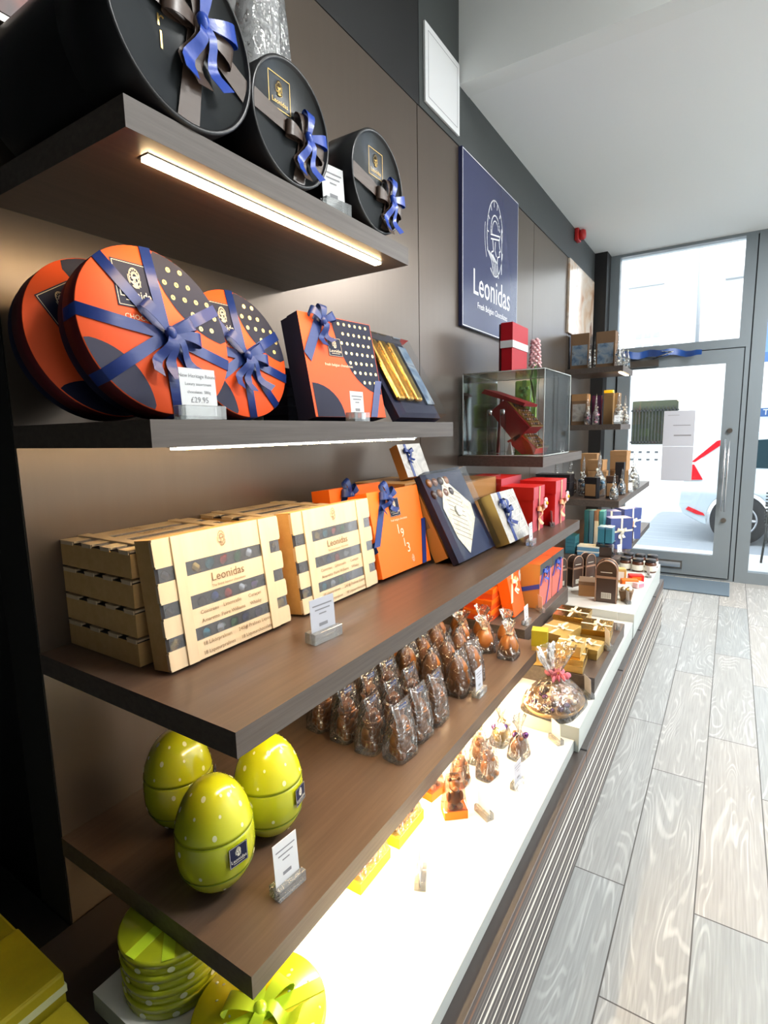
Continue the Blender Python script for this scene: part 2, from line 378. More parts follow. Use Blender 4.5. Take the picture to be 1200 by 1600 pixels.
    def build(s, name, mats, parent=None, bevel=0, label=None, kind=None):
        me = bpy.data.meshes.new(name); me.from_pydata(s.v, [], s.f)
        mats = mats if isinstance(mats, (list, tuple)) else [mats]
        for k in mats: me.materials.append(M[k])
        me.polygons.foreach_set('material_index', s.m); me.polygons.foreach_set('use_smooth', s.sm); me.update()
        o = bpy.data.objects.new(name, me); COL.objects.link(o)
        if parent: o.parent = parent
        if bevel:
            md = o.modifiers.new('bevel', 'BEVEL'); md.width = bevel; md.segments = 2; md.limit_method = 'ANGLE'
        if label: o['label'] = label
        if kind: o['kind'] = kind
        return o
def arc(cx, cy, rx, ry, a0, a1, n=16): return [(cx+rx*math.cos(math.radians(a0+(a1-a0)*i/n)), cy+ry*math.sin(math.radians(a0+(a1-a0)*i/n))) for i in range(n+1)]
def disc_overlap(R, cx, cy, r, n=64):
    """outline of the part of a disc (centre 0, radius R) that lies inside another disc"""
    P = [(R*math.cos(2*PI*i/n), R*math.sin(2*PI*i/n)) for i in range(n) if math.hypot(R*math.cos(2*PI*i/n)-cx, R*math.sin(2*PI*i/n)-cy) <= r]
    P += [(cx+r*math.cos(2*PI*i/n), cy+r*math.sin(2*PI*i/n)) for i in range(n) if math.hypot(cx+r*math.cos(2*PI*i/n), cy+r*math.sin(2*PI*i/n)) <= R]
    mx = sum(p[0] for p in P)/len(P); my = sum(p[1] for p in P)/len(P)
    return sorted(P, key=lambda p: math.atan2(p[1]-my, p[0]-mx))

def set_thing(o, label, cat, group=None):
    o['label'] = label; o['category'] = cat
    if group: o['group'] = group
def thing(name, label, cat, loc=(0, 0, 0), rz=0, tilt=0, group=None, roll=0):
    """an empty at the base; local -y is the front, rz=90 turns the front to the aisle, tilt leans it back"""
    o = bpy.data.objects.new(name, None); COL.objects.link(o); o.empty_display_size = .03
    o.location = loc; o.rotation_euler = (-math.radians(tilt), math.radians(roll), math.radians(rz))
    set_thing(o, label, cat, group); return o
def lift(loc, d, tilt): return (loc[0], loc[1], loc[2]+d*math.sin(math.radians(tilt))+.0004)
def dup(root, loc, rz=0, tilt=0, label=None, group=None, roll=0, scale=None):
    r = root.copy(); COL.objects.link(r); r.location = loc
    r.rotation_euler = (-math.radians(tilt), math.radians(roll), math.radians(rz))
    if scale: r.scale = (scale,)*3 if not isinstance(scale, tuple) else scale
    if label: r['label'] = label
    if group: r['group'] = group
    for ch in list(root.children):
        c = ch.copy(); COL.objects.link(c); c.parent = r
        for g in list(ch.children):
            d = g.copy(); COL.objects.link(d); d.parent = c
    return r
def structure(name, mb, mats, bevel=0):
    return mb.build(name, mats, None, bevel, kind='structure')

# printed and tied details
def emblem(mb, fr, s, w, m=0, h=.0006):
    """warrior head with crested helmet in an oval, drawn in line; s = half height"""
    L = lambda pts, k=1: mb.line(fr, [(x*s, y*s) for x, y in pts], w*k, h, m)
    L(arc(0, 0, .60, 1.0, 20, 205, 26)); L(arc(0, 0, .60, 1.0, 238, 345, 18)); L(arc(-.04, -.02, .72, 1.02, 165, 215, 8), .6)
    L(arc(.02, .18, .34, .44, 15, 190, 14)); L(arc(.02, .12, .26, .36, 30, 185, 12), .8)
    for a in (50, 75, 100, 125, 150, 175): L([(.60*math.cos(math.radians(a)), math.sin(math.radians(a))), (.50*math.cos(math.radians(a)), .84*math.sin(math.radians(a)))], .8)
    L([(-.32, .05), (.36, .16), (.34, .06), (-.30, -.06)], 1); L([(.30, .06), (.34, -.10), (.42, -.22), (.34, -.26), (.36, -.38), (.20, -.44), (.18, -.60)], 1)
    L([(-.18, -.06), (-.12, -.34), (-.26, -.40)], 1); L([(.02, -.08), (.0, -.30), (.10, -.44)], .8)
    for k in range(4): L([(-.56+.13*k, -.40-.02*k), (-.25+.14*k, -.62), (-.08+.12*k, -.98)], .9)
    L([(.50, .40), (.46, .2), (.54, .05), (.56, .25), (.50, .40)], .8); L([(.52, .05), (.52, -.82)], .8)
def brand_square(mb, fr, s, back, ink, h=.0012):
    """square label with emblem over the shop's name"""
    mb.rect(fr, -s, s, -s, s, h, back)
    mb.line(fr, [(-s*.93, -s*.93), (s*.93, -s*.93), (s*.93, s*.93), (-s*.93, s*.93)], s*.025, h+.0003, ink, True)
    emblem(mb, fr.sub(0, s*.32), s*.42, s*.05, ink, h+.0005)
    mb.text(fr, 'Leonidas', 0, -s*.42, s*.48, h+.0005, ink)
    mb.rect(fr, -s*.6, s*.6, -s*.72, -s*.68, h+.0005, ink)
def bow(mb, fr, s, m=0, tails=((-.5, -1.6), (.55, -1.5)), loops=((-1, .25), (1, .25)), wid=.34):
    for (lx, ly) in loops:
        d = (fr.r*lx+fr.u*ly); L = d.length; d.normalize(); perp = fr.n.cross(d)
        pts = []; wd = []
        for i in range(17):
            t = i/16; e = (1-math.cos(2*PI*t))/2
            pts.append(fr.o + d*(s*L*e) + fr.n*(s*(.14+.30*math.sin(2*PI*t)*(.4+.6*e))) ); wd.append(perp*(s*wid*(.35+.65*e)))
        mb.strip(pts, wd, m)
    for (tx, ty) in tails:
        d = (fr.r*tx+fr.u*ty); L = d.length; d.normalize(); perp = fr.n.cross(d)
        pts = [fr.o + d*(s*L*t/8) + fr.n*(s*(.16+.16*math.sin(t*.95))) + perp*(s*.10*math.sin(t*.8)) for t in range(9)]
        wd = [perp*(s*wid*(.45+.4*t/8)) for t in range(9)]
        mb.strip(pts, wd, m)
    k = Matrix((fr.r, fr.u, fr.n)).transposed()
    mb.ell(fr.p(0, 0, s*.20), s*.24, s*.30, s*.2, m, 12, 8, k)
def bag(w, d, h, seed, top='flat', seg=28, rings=14, neck=.66):
    rd = random.Random(seed); mb = MB(); vs = []
    ph = [rd.uniform(0, 6.28) for _ in range(6)]
    for i in range(rings+1):
        t = i/rings; z = h*t
        if top == 'flat': hw = w/2*(1.04-.14*t); hd = max(d/2*(1-t**2.3), .0012); ex = .45
        else:
            if t < neck: q = t/neck; hw = w/2*(1-.85*q**2.2); hd = d/2*(1-.85*q**2.2); ex = .5+.5*q
            else: q = (t-neck)/(1-neck); hw = w*(.08+.34*q); hd = d*(.07+.22*q); ex = 1
        for k in range(seg):
            a = 2*PI*k/seg; c, q2 = math.cos(a), math.sin(a)
            x = math.copysign(abs(c)**ex, c)*hw; y = math.copysign(abs(q2)**ex, q2)*hd
            amp = w*.035*(.35+t) if top == 'flat' else w*.05*(.4+t)
            cr = amp*(math.sin(5*a+ph[0]+4*t)+.7*math.sin(9*a+ph[1]-3*t)+.5*math.sin(13*a+ph[2]))
            f = 1+cr/(math.hypot(x, y)+w*.25)
            if i == 0: f = 1
            vs.append((x*f, y*(f if top != 'flat' else 1)+(cr*.5 if top == 'flat' and i else 0), z+(rd.uniform(-1, 1)*w*.04 if i == rings else 0)))
    fs = [(i*seg+k, i*seg+(k+1) % seg, (i+1)*seg+(k+1) % seg, (i+1)*seg+k) for i in range(rings) for k in range(seg)]
    fs.append(tuple(reversed(range(seg))))
    mb.add(vs, fs, 0, True); return mb

# ================================================================ the setting
def build_setting():
    mb = MB(); mb.box(-1.2, 4.0, -3.2, 6.06, -.12, 0); structure('floor', mb, 'floor_planks')
    mb = MB(); mb.box(-1.2, 4.0, 2.70, 6.3, 3.19, 3.3); structure('ceiling', mb, 'ceiling_white')
    mb = MB(); mb.box(-1.2, 4.0, -3.2, 2.82, 3.9, 4.0); structure('ceiling', mb, 'ceiling_white')
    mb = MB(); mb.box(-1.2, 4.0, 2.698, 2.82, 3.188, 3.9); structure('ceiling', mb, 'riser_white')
    # panelled wall with dark joints
    seams = [.536, 2.275, 3.945, 4.885, 6.06]
    for a, b in zip(seams[:-1], seams[1:]):
        mb = MB(); mb.box(-.018, 0, a+.003, b-.003, 0, 2.912); structure('wall_left', mb, 'wall_panel', .0015)
    mb = MB(); mb.box(-.14, -.0185, .545, 6.3, 0, 3.19); structure('wall_left', mb, 'groove')
    mb = MB(); mb.box(-.018, .004, 2.70, 6.06, 2.914, 3.19); structure('wall_left', mb, 'fascia')
    mb = MB(); mb.box(-.14, .004, 2.29, 2.70, 2.914, 3.9); structure('wall_left', mb, 'fascia')
    mb = MB(); mb.box(-.14, .002, .545, 2.29, 2.914, 3.9); structure('wall_left', mb, 'fascia_black')
    mb = MB(); mb.box(-.14, -.002, .536, .545, 0, 3.9); structure('trim_1', mb, 'groove')
    mb = MB(); mb.box(-.62, -.50, -3.2, .60, 0, 3.9); mb.box(-.5, -.14, .545, .60, 0, 3.9); structure('wall_left', mb, 'black_wall')
    mb = MB(); mb.box(4.0, 4.1, -3.2, 6.3, 0, 3.9); structure('wall_right', mb, 'ceiling_white')
    mb = MB(); mb.box(-1.2, 4.1, -3.3, -3.2, 0, 4.0); structure('wall_back', mb, 'fascia')
    # corner post
    mb = MB(); mb.box(0, .12, 5.86, 6.05, 0, 3.19); structure('trim_2', mb, 'fascia_black', .002)
    # shopfront
    y0, y1 = 6.06, 6.15
    mb = MB()
    mb.box(-.14, .205, y0, y1, 0, 3.19); mb.box(.205, 4.0, y0, y1, 3.165, 3.19)
    mb.box(.205, 1.30, y0, y1, 2.205, 2.285); mb.box(1.30, 1.335, y0, y1, 2.205, 2.285); mb.box(1.245, 1.335, y0, y1, 2.285, 3.165); mb.box(1.30, 1.335, y0, y1, 0, 2.205)
    mb.box(1.345, 1.45, y0, y1, 0, 3.165); mb.box(1.335, 1.345, y0+.02, y1, 0, 3.165, 1); mb.box(1.275, 1.30, 6.105, y1, 0, 2.205, 1); mb.box(.205, 1.30, 6.105, y1, 2.17, 2.205, 1); mb.box(.205, .235, 6.105, y1, 0, 2.2, 1); mb.box(.205, 1.3, 6.105, y1, 0, .05, 1)
    mb.box(1.45, 4.0, y0, y1, 0, .11); mb.box(3.9, 4.0, y0, y1, .11, 3.165); mb.box(.205, 1.30, y0, y1, 0, .018)
    structure('trim_3', mb, ['frame_grey', 'frame_dark'], .003)
    mb = MB(); mb.box(.205, 1.245, 6.10, 6.108, 2.285, 3.165); structure('window_1', mb, 'glass')
    mb = MB(); mb.box(1.45, 3.9, 6.10, 6.108, .11, 3.165); structure('window_2', mb, 'glass')
    # door leaf
    mb = MB(); a, b, z0, z1 = .225, 1.292, .03, 2.195
    mb.box(a, .345, 6.045, 6.10, z0, z1); mb.box(1.155, b, 6.045, 6.10, z0, z1); mb.box(.345, 1.155, 6.045, 6.10, 2.07, z1); mb.box(.345, 1.155, 6.045, 6.10, z0, .245)
    d = structure('door_1', mb, 'frame_grey', .003)
    mb = MB(); mb.box(.345, 1.155, 6.068, 6.076, .245, 2.07); mb.build('door_glass', 'glass', d)
    mb = MB()
    for x in (1.198, 1.226): mb.tube([(x, 5.985, .69), (x, 5.985, 1.37)], .008, 10)
    for z in (.80, 1.02, 1.25): mb.tube([(1.198, 5.985, z), (1.226, 6.045, z)], .006, 8)
    mb.build('door_handle', 'chrome', d)
    for z in (1.45, .60):
        mb = MB(); mb.cyl((1.225, 6.05, z), .022, .02, 'y', 16); mb.cyl((1.225, 6.035, z), .010, .004, 'y', 12, 1); mb.build('lock_cylinder', ['steel_dark', 'frame_dark'], d)
    mb = MB(); mb.box(.62, .90, 6.036, 6.045, .085, .165); mb.box(.635, .885, 6.030, 6.036, .10, .15, 1); mb.build('letter_flap', ['steel_dark', 'chrome'], d, .002)
    mb = MB(); mb.box(.30, .60, 5.99, 6.045, 2.085, 2.145); mb.build('door_closer', 'steel_dark', d, .004)
    mb = MB(); mb.tube([(.55, 5.99, 2.155), (.72, 5.93, 2.20), (.50, 6.04, 2.235)], .008, 8); mb.build('closer_arm', 'chrome', d)
build_setting()

def shelf(name, label, x1, y0, y1, ztop, x0=0, th=.0455, group='dark wood display shelves', strip=None, loc_mat='shelf_wood'):
    t = thing(name, label, 'shelf', (0, y0, ztop-th), 0, 0, group)
    mb = MB(); mb.box(x0, x1, 0, y1-y0, 0, th, ms=[0, 0, 1, 1, 1, 1]); mb.build('board', ['shelf_wood', 'shelf_edge'], t, .0012)
    if strip:
        xs, a, b, tube = strip
        mb = MB(); mb.box(xs-.014, xs+.014, a-y0, b-y0, -.002, .0005); mb.build('light_channel', 'chrome', t)
        mb = MB(); mb.box(xs-.010, xs+.010, a-y0+.004, b-y0-.004, -.006, -.002); mb.build('light_strip', tube, t)
    return t
shelf('display_shelf', 'highest near dark wood shelf carrying the black drum boxes, lit strip under it', .463, .536, 1.372, 2.001, strip=(.408, .60, 1.305, 'warm_tube'))
shelf('display_shelf', 'dark wood shelf carrying the round orange boxes at eye level', .463, .536, 1.656, 1.5284, strip=(.425, .60, 1.45, 'warm_tube'))
shelf('display_shelf', 'long dark wood shelf carrying the wooden crates and orange gift boxes', .6164, .536, 2.829, 1.0368, strip=(.53, .62, 2.72, 'warm_tube'))
shelf('display_shelf', 'lowest long dark wood shelf with lime green eggs and bagged chocolate rabbits', .6164, .536, 2.2275, .5907, strip=(.57, .75, 2.0, 'warm_tube_low'))
shelf('display_shelf', 'short dark wood shelf under the clear display case', .463, 2.69, 3.51, 1.362, th=.05)
shelf('display_shelf', 'small high shelf by the shopfront holding two brown boxes and pointed bags', .463, 4.87, 5.38, 2.001, strip=(.43, 4.93, 5.3, 'warm_tube'))
shelf('display_shelf', 'second small shelf by the shopfront holding kraft bags and white cones', .463, 4.87, 5.38, 1.5284)
shelf('display_shelf', 'long shelf by the shopfront piled with kraft boxes and clear bags', .62, 3.95, 5.58, 1.0, strip=(.5, 4.1, 5.4, 'warm_tube'))
shelf('display_shelf', 'long low shelf by the shopfront holding blue boxes', .62, 4.02, 5.76, .577)
# block that carries the orange boxes past the end of the lowest shelf
t = thing('display_riser', 'grey fronted riser carrying orange and pink boxes behind the gold boxes', 'riser', (0, 2.335, .4605))
mb = MB(); mb.wbox(.0, .50, 0, .785, 0, .130); mb.build('board', 'shelf_edge', t, .002)

# counter: striped base, black slots, white slabs
def build_counter():
    t = thing('counter_base', 'low counter base clad in dark striped laminate along the aisle', 'counter', (0, 0, 0))
    mb = MB(); mb.wbox(.004, .880, .10, 4.43, 0, .367); mb.build('striped_cladding', 'striped_laminate', t, .002)
    for y in (1.87, 2.62, 3.22, 3.93):
        mb = MB(); mb.box(.846, .8808, y-.004, y+.004, .3665, .3685); mb.box(.8800, .8804, y-.0006, y+.0006, 0, .367); mb.build('joint_slot', 'groove', t)
    for lab, x0, x1, a, b, z in (('long low white slab lit from above beside the green tins', .243, .842, .455, 1.84, .411), ('cream slab one step higher under the cellophane platter', .02, .858, 1.842, 3.06, .46), ('highest white slab of the counter carrying jars and arched tins', .02, .862, 3.062, 4.32, .505)):
        t = thing('counter_slab', lab, 'slab', (0, a, .3685), group='white slabs stepping along the counter')
        mb = MB(); mb.box(x0, x1, 0, b-a, 0, z-.3685, ms=[0, 0, 1, 1, 1, 1]); mb.build('slab', ['white_slab', 'slab_edge'], t, .002)
    # dark board under the gold boxes
    t = thing('display_board', 'dark wooden board on the cream slab under the gold boxes', 'board', (.505, 2.125, .4605))
    mb = MB(); mb.box(0, .345, 0, .70, 0, .066, ms=[0, 0, 1, 1, 1, 1]); mb.build('board', ['shelf_wood', 'shelf_edge'], t, .002)
build_counter()

def build_wall_things():
    # blue brand board
    t = thing('brand_board', 'large glossy navy board with white warrior emblem and shop name on the wall', 'sign', (0, 3.125, 2.045), 90)
    w = .425; mb = MB(); mb.wbox(-w, w, -.022, -.0005, 0, .865); mb.build('panel', 'navy_board', t, .001)
    fr = Fr((0, -.022, 0)); mb = MB()
    mb.line(fr, [(-w+.006, .006), (w-.006, .006), (w-.006, .859), (-w+.006, .859)], .004, .0006, 0, True)
    emblem(mb, fr.sub(.03, .545), .205, .0075, 0)
    mb.text(fr, 'Leonidas', .0, .245, .19, .0008, 0, .86); mb.text(fr, 'Fresh Belgian Chocolates', .01, .135, .046, .0008, 0)
    mb.build('lettering', 'white_print', t)
    # white notice
    t = thing('framed_notice', 'plain white framed notice high on the dark wall above the panels', 'notice', (.004, 2.505, 2.945), 90)
    mb = MB(); mb.wbox(-.178, .178, -.012, -.0005, 0, .32); mb.build('frame', 'paper_white', t, .002)
    mb = MB(); fr = Fr((0, -.012, 0)); mb.line(fr, [(-.15, .028), (.15, .028), (.15, .292), (-.15, .292)], .003, .0006, 0, True); mb.build('inner_line', 'ink_grey', t)
    t = thing('wall_picture', 'warm toned photo panel on the wall close to the shopfront', 'picture', (0, 5.34, 2.31), 90)
    mb = MB(); mb.wbox(-.47, .47, -.018, -.0005, 0, .60); mb.build('panel', 'picture_print', t, .001)
    # fire alarm
    t = thing('fire_alarm', 'red fire alarm sounder on the grey band below the ceiling', 'alarm', (.0045, 5.08, 3.09), 90)
    mb = MB(); mb.wbox(-.05, .05, -.035, 0, 0, .10); mb.build('backplate', 'alarm_red', t, .008)
    mb = MB(); mb.lathe([(.042, 0), (.042, .03), (.034, .045), (.001, .05)], 20, 0, (0, -.035, .05), 'y'); mb.build('sounder', 'alarm_red', t)
    # poster far above the drums
    t = thing('wall_poster', 'reddish poster at the top corner of the wall behind the largest drum box', 'poster', (0, .80, 2.30), 90)
    mb = MB(); mb.wbox(-.24, .10, -.012, -.0005, 0, .50); mb.build('frame', 'steel_dark', t)
    mb = MB(); mb.box(-.225, .085, -.014, -.012, .015, .485); mb.build('print', 'poster_print', t)
    # door notices, tape and floor mat
    t = thing('door_notice', 'white paper notice taped to the door glass, upper sheet', 'notice', (.80, 6.067, 1.305), 0)
    mb = MB(); mb.box(-.135, .135, -.0015, 0, 0, .345); mb.build('sheet', 'paper_lilac', t)
    mb = MB(); fr = Fr((0, -.0015, 0)); mb.rect(fr, -.05, .10, .20, .207, .0005); mb.rect(fr, -.04, .11, .10, .112, .0005); mb.rect(fr, -.10, .0, .30, .304, .0005); mb.build('print', 'ink_grey', t)
    t = thing('door_notice', 'blank grey backed paper notice under the other on the door glass', 'notice', (.80, 6.067, .965), 0)
    mb = MB(); mb.box(-.135, .135, -.0015, 0, 0, .337); mb.build('sheet', 'paper_lilac', t)
    mb = MB(); pts = [(.24+.72*i/16, 6.03-.03*math.sin(i*.9)-.03, 2.205+.010*math.sin(i*1.3)+(.0 if i < 10 else -.006*(i-10))) for i in range(17)]
    mb.strip(pts, [V(0, .004, .034*(1-.35*(i/16)**3)) for i in range(17)], 0, .002)
    o = mb.build('blue_tape', 'tape_blue'); set_thing(o, 'blue strip of tape hanging across the top of the glass door', 'tape')
    mb = MB(); mb.wbox(.50, 1.31, 5.50, 5.98, .001, .012); o = mb.build('door_mat', 'mat_blue', None, .003); set_thing(o, 'blue grey door mat on the plank floor inside the glass door', 'mat')
build_wall_things()

# ---------------------------------------------------------------- the street
def build_street():
    mb = MB(); mb.box(-9, 14, 6.15, 7.55, -.16, -.01); structure('pavement', mb, 'pavement')
    mb = MB(); mb.box(-9, 14, 7.55, 11.6, -.2, -.06); structure('road', mb, 'asphalt')
    mb = MB(); mb.box(-9, 14, 11.6, 13.0, -.2, .03); structure('pavement', mb, 'pavement')
    t = thing('street_building', 'bright white rendered building across the street', 'building', (0, 13.0, 0))
    mb = MB(); mb.box(-9, 14, 0, .4, -.1, 7.5); mb.build('wall', 'facade', t)
    mb = MB(); mb.box(-.80, -.12, -.08, 0, 4.40, 4.48); mb.build('window_sill', 'facade_trim', t)
    for r_ in range(2):
        for k in range(3):
            mb = MB(); mb.box(-.62+.17*k, -.50+.17*k, -.02, 0, 3.14+.22*r_, 3.24+.22*r_); mb.build('vent', 'facade_trim', t)
    for r_ in range(2):
        for k in range(6):
            mb = MB(); mb.box(-.62+.16*k, -.555+.16*k, -.02, 0, .78+.16*r_, .82+.16*r_); mb.build('vent', 'frame_dark', t)
    mb = MB(); mb.tube([(.53, -.06, 3.0), (.50, -.06, 5.6)], .034, 8); mb.build('drainpipe', 'facade_trim', t)
    mb = MB(); mb.box(.25, .60, -.10, 0, 2.98, 3.06); mb.build('pipe_bracket', 'frame_grey', t)
    mb = MB(); mb.box(.95, 1.25, -.16, 0, 4.30, 4.42); mb.build('wall_lamp', 'facade_trim', t)
    t = thing('barred_window', 'grey window with iron bars and plants in the white building', 'window', (-.18, 12.98, 1.13))
    mb = MB(); mb.box(-.44, .44, 0, .02, 0, .92); mb.build('recess', 'foliage', t)
    mb = MB()
    for k in range(14): mb.box(-.43+.064*k, -.412+.064*k, -.05, -.03, 0, .80)
    mb.box(-.46, .46, -.05, -.03, .70, .73); mb.box(-.46, .46, -.05, -.03, .03, .06); mb.build('iron_bars', 'iron', t)
    t = thing('shop_awning', 'blue awning over the shop across the street', 'awning', (3.0, 10.4, 2.55))
    mb = MB(); mb.hexa([(-1.42, 0, .05), (2, 0, .05), (-1.42, 1.5, .55), (2, 1.5, .55), (-1.40, .1, .10), (2, .1, .10), (-1.40, 1.5, .90), (2, 1.5, .90)]); mb.build('canvas', 'awning_blue', t)
    mb = MB(); mb.box(-1.44, 2, -.01, 0, -.10, .05); mb.build('valance', 'awning_blue', t)
    t = thing('street_sign', 'small blue fascia sign with white letters beyond the parked car', 'sign', (2.35, 12.9, 1.65))
    mb = MB(); mb.box(-.72, .6, -.03, 0, 0, .16); mb.build('board', 'awning_blue', t)
    mb = MB(); mb.text(Fr((0, -.03, 0)), 'TION', -.45, .08, .15); mb.build('lettering', 'white_print', t)
    # parked white hatchback, tail to the left, side to the shop
    t = thing('parked_car', 'white hatchback parked at the kerb outside, red tail light showing', 'car', (.68, 8.35, -.06))
    top = [(0, .50), (.02, .78), (.10, .95), (.22, 1.10), (.40, 1.36), (.60, 1.45), (1.6, 1.50), (2.4, 1.42), (3.0, 1.02), (3.9, .88), (4.15, .62), (4.18, .34)]
    low = [(4.1, .24), (3.75, .24)] + arc(3.38, .34, .37, .37, -15, 195, 12) + [(2.95, .20), (1.1, .20)] + arc(.70, .34, .37, .37, -15, 195, 12) + [(.28, .26), (.06, .38)]
    prof = low + [(x, z) for x, z in reversed([])]
    outline = top + low
    mb = MB(); n = len(outline)
    fr = Fr((0, 0, 0)); mb.plate(fr, outline, -1.72, 0, 0)
    mb.build('body', 'car_white', t, .04)
    mb = MB(); fr = Fr((0, -.001, 0))
    mb.plate(fr, [(.55, 1.02), (.74, 1.36), (1.5, 1.42), (1.5, 1.00)], 0, .006, 0); mb.plate(fr, [(1.56, 1.00), (1.56, 1.42), (2.3, 1.36), (2.72, 1.0)], 0, .006, 0)
    mb.build('side_glass', 'car_glass', t)
    for x in (.70, 3.38):
        mb = MB(); mb.lathe([(.20, 0), (.315, .005), (.325, .05), (.325, .2), (.2, .21)], 36, 0, (x, .20, .325), 'y')
        w_ = mb.build('wheel', 'tyre', t)
        mb = MB(); mb.lathe([(.21, 0), (.205, .02), (.19, .02), (.185, .0)], 32, 0, (x, .0, .325), 'y')
        for k in range(5):
            a = 2*PI*k/5; mb.tube([(x, -.005, .325), (x+.19*math.cos(a), -.012, .325+.19*math.sin(a))], .022, 8)
        mb.cyl((x, .0, .325), .05, .02, 'y', 16); mb.build('hub', 'alloy', w_)
    mb = MB(); fr = Fr((0, 0, 0)); mb.plate(fr, [(.02, .84), (.0, .93), (.10, 1.05), (.16, 1.05), (.27, .85)], 0, .02, 0); mb.build('tail_light', 'lamp_red', t)
    mb = MB(); mb.plate(fr, [(.12, 1.08), (.17, 1.08), (.48, 1.33), (.50, 1.39), (.40, 1.36)], 0, .012, 0); mb.build('rear_edge_reflection', 'lamp_red', t)  # red plate drawn for the reflection along the rear glass edge
    mb = MB(); mb.plate(fr, [(.09, .44), (.12, .48), (.30, .40), (.32, .365), (.22, .38)], 0, .014, 0); mb.build('bumper_reflector', 'lamp_red', t)
    # wicker chair of a pavement cafe
    t = thing('pavement_chair', 'dark woven chair on the pavement outside the side window', 'chair', (1.90, 7.0, -.01), 20)
    mb = MB()
    for k in range(9): mb.box(-.24, .24, -.22+.05*k, -.19+.05*k, .42, .44)
    mb.build('seat', 'iron', t)
    mb = MB()
    for k in range(9): mb.box(-.24, -.232, -.2+.045*k, -.185+.045*k, .25, .62)
    for k in range(10): mb.box(-.24, .24, .22, .235, .45+.035*k, .465+.035*k)
    mb.tube([(-.24, -.22, .63), (-.24, .2, .65), (0, .25, .82), (.24, .2, .65), (.24, -.22, .63)], .014, 8); mb.build('backrest', 'iron', t)
    for sx in (-.22, .22):
        for sy in (-.2, .2): mb = MB(); mb.tube([(sx*1.1, sy*1.1, 0), (sx, sy, .63 if sy < 0 else .45)], .012, 8); mb.build('leg', 'iron', t)
build_street()

# ================================================================ goods
Z1, Z2, Z3, Z4 = 2.0015, 1.5289, 1.0373, .5912

# ---- black drum boxes with a brown and a blue bow
def drum_box(label, Yc, r, depth, lid, xfront, bow_pos=(.3, -.05), logo=(-.1, .45)):
    t = thing('drum_box', label, 'gift box', (xfront, Yc, Z1), 90, 0, 'black drum boxes on the highest near shelf')
    mb = MB(); mb.lathe([(r*.975, -depth), (r*.975, -.004)], 56, 0, (0, 0, r), 'y'); mb.build('box_body', 'drum_black', t, .002)
    mb = MB(); mb.lathe([(r*.99, -lid), (r, -lid+.002), (r, .005), (r-.004, .008), (r-.008, .006), (r-.009, 0), (.0001, 0)], 64, 0, (0, 0, r), 'y', ms=[0, 0, 0, 0, 0, 1]); mb.build('lid', ['drum_black', 'drum_lid'], t)
    F = Fr((0, -.0005, r)); mb = MB(); R = r-.010
    for a in (168, 338, 262):      # wide brown ribbon over the lid
        c, s_ = math.cos(math.radians(a)), math.sin(math.radians(a)); b0 = (bow_pos[0]*r, bow_pos[1]*r)
        # distance from bow to the rim along this direction
        B = b0[0]*c+b0[1]*s_; L = -B+math.sqrt(B*B-(b0[0]**2+b0[1]**2-R*R))
        p0, p1 = F.p(*b0, .003), F.p(b0[0]+c*L, b0[1]+s_*L, .002); wv = (F.u*c-F.r*s_)
        mb.strip([p0, (p0+p1)/2+F.n*.004, p1], [wv*(r*.07), wv*(r*.13), wv*(r*.15)], 0, .001)
    f2 = F.sub(bow_pos[0]*r, bow_pos[1]*r, .004); bow(mb, f2, r*.34, 0, ((-.55, -1.7), (.1, -1.9)), ((-1.3, .15), (1.5, -.35), (-.2, 1.2)), .38); mb.build('brown_ribbon', 'satin_brown', t)
    mb = MB(); bow(mb, F.sub(bow_pos[0]*r+.004, bow_pos[1]*r+.004, .012), r*.34, 0, ((-.65, -1.9), (.9, -1.8)), ((.1, 1.25), (1.5, .3)), .34); mb.build('blue_bow', 'satin_blue_bright', t)
    mb = MB(); f3 = F.sub(logo[0]*r, logo[1]*r, .0006); q = r*.26
    mb.line(f3, [(-q, -q), (q, -q), (q, q), (-q, q)], r*.012, .0006, 0, True); emblem(mb, f3.sub(0, q*.25), q*.45, r*.014); mb.text(f3, 'Leonidas', 0, -q*.58, q*.42)
    if logo[1] > .6:
        mb.text(F, 'r', -.32*r, -.02*r, r*.26, .001); mb.text(F, 'l', -.32*r, -.24*r, r*.26, .001)
    mb.build('gold_print', 'gold', t); return t
drum_box('largest black drum box with blue bow, nearest on the high shelf', .655, .141, .40, .12, .462, (.12, .12), (-.25, .78))
drum_box('middle black drum box with blue bow and gold square on its lid', .912, .1155, .23, .10, .458, (.22, -.18), (-.28, .38))
drum_box('smallest black drum box with blue bow beside the white price card', 1.232, .118, .22, .09, .455, (.32, -.28), (-.05, .36))
# white canister at the back of the shelf
t = thing('wrapped_canister', 'tall frosted white wrapped canister behind the black drum boxes', 'canister', (.115, 1.14, Z1))
mb = MB(); mb.lathe([(.088, 0), (.09, .01), (.09, .68), (.08, .7)], 28, 0); mb.build('body', 'paper_white', t)
mb = bag(.215, .20, .95, 5, 'flat'); mb.build('wrapping', 'cellophane', t)

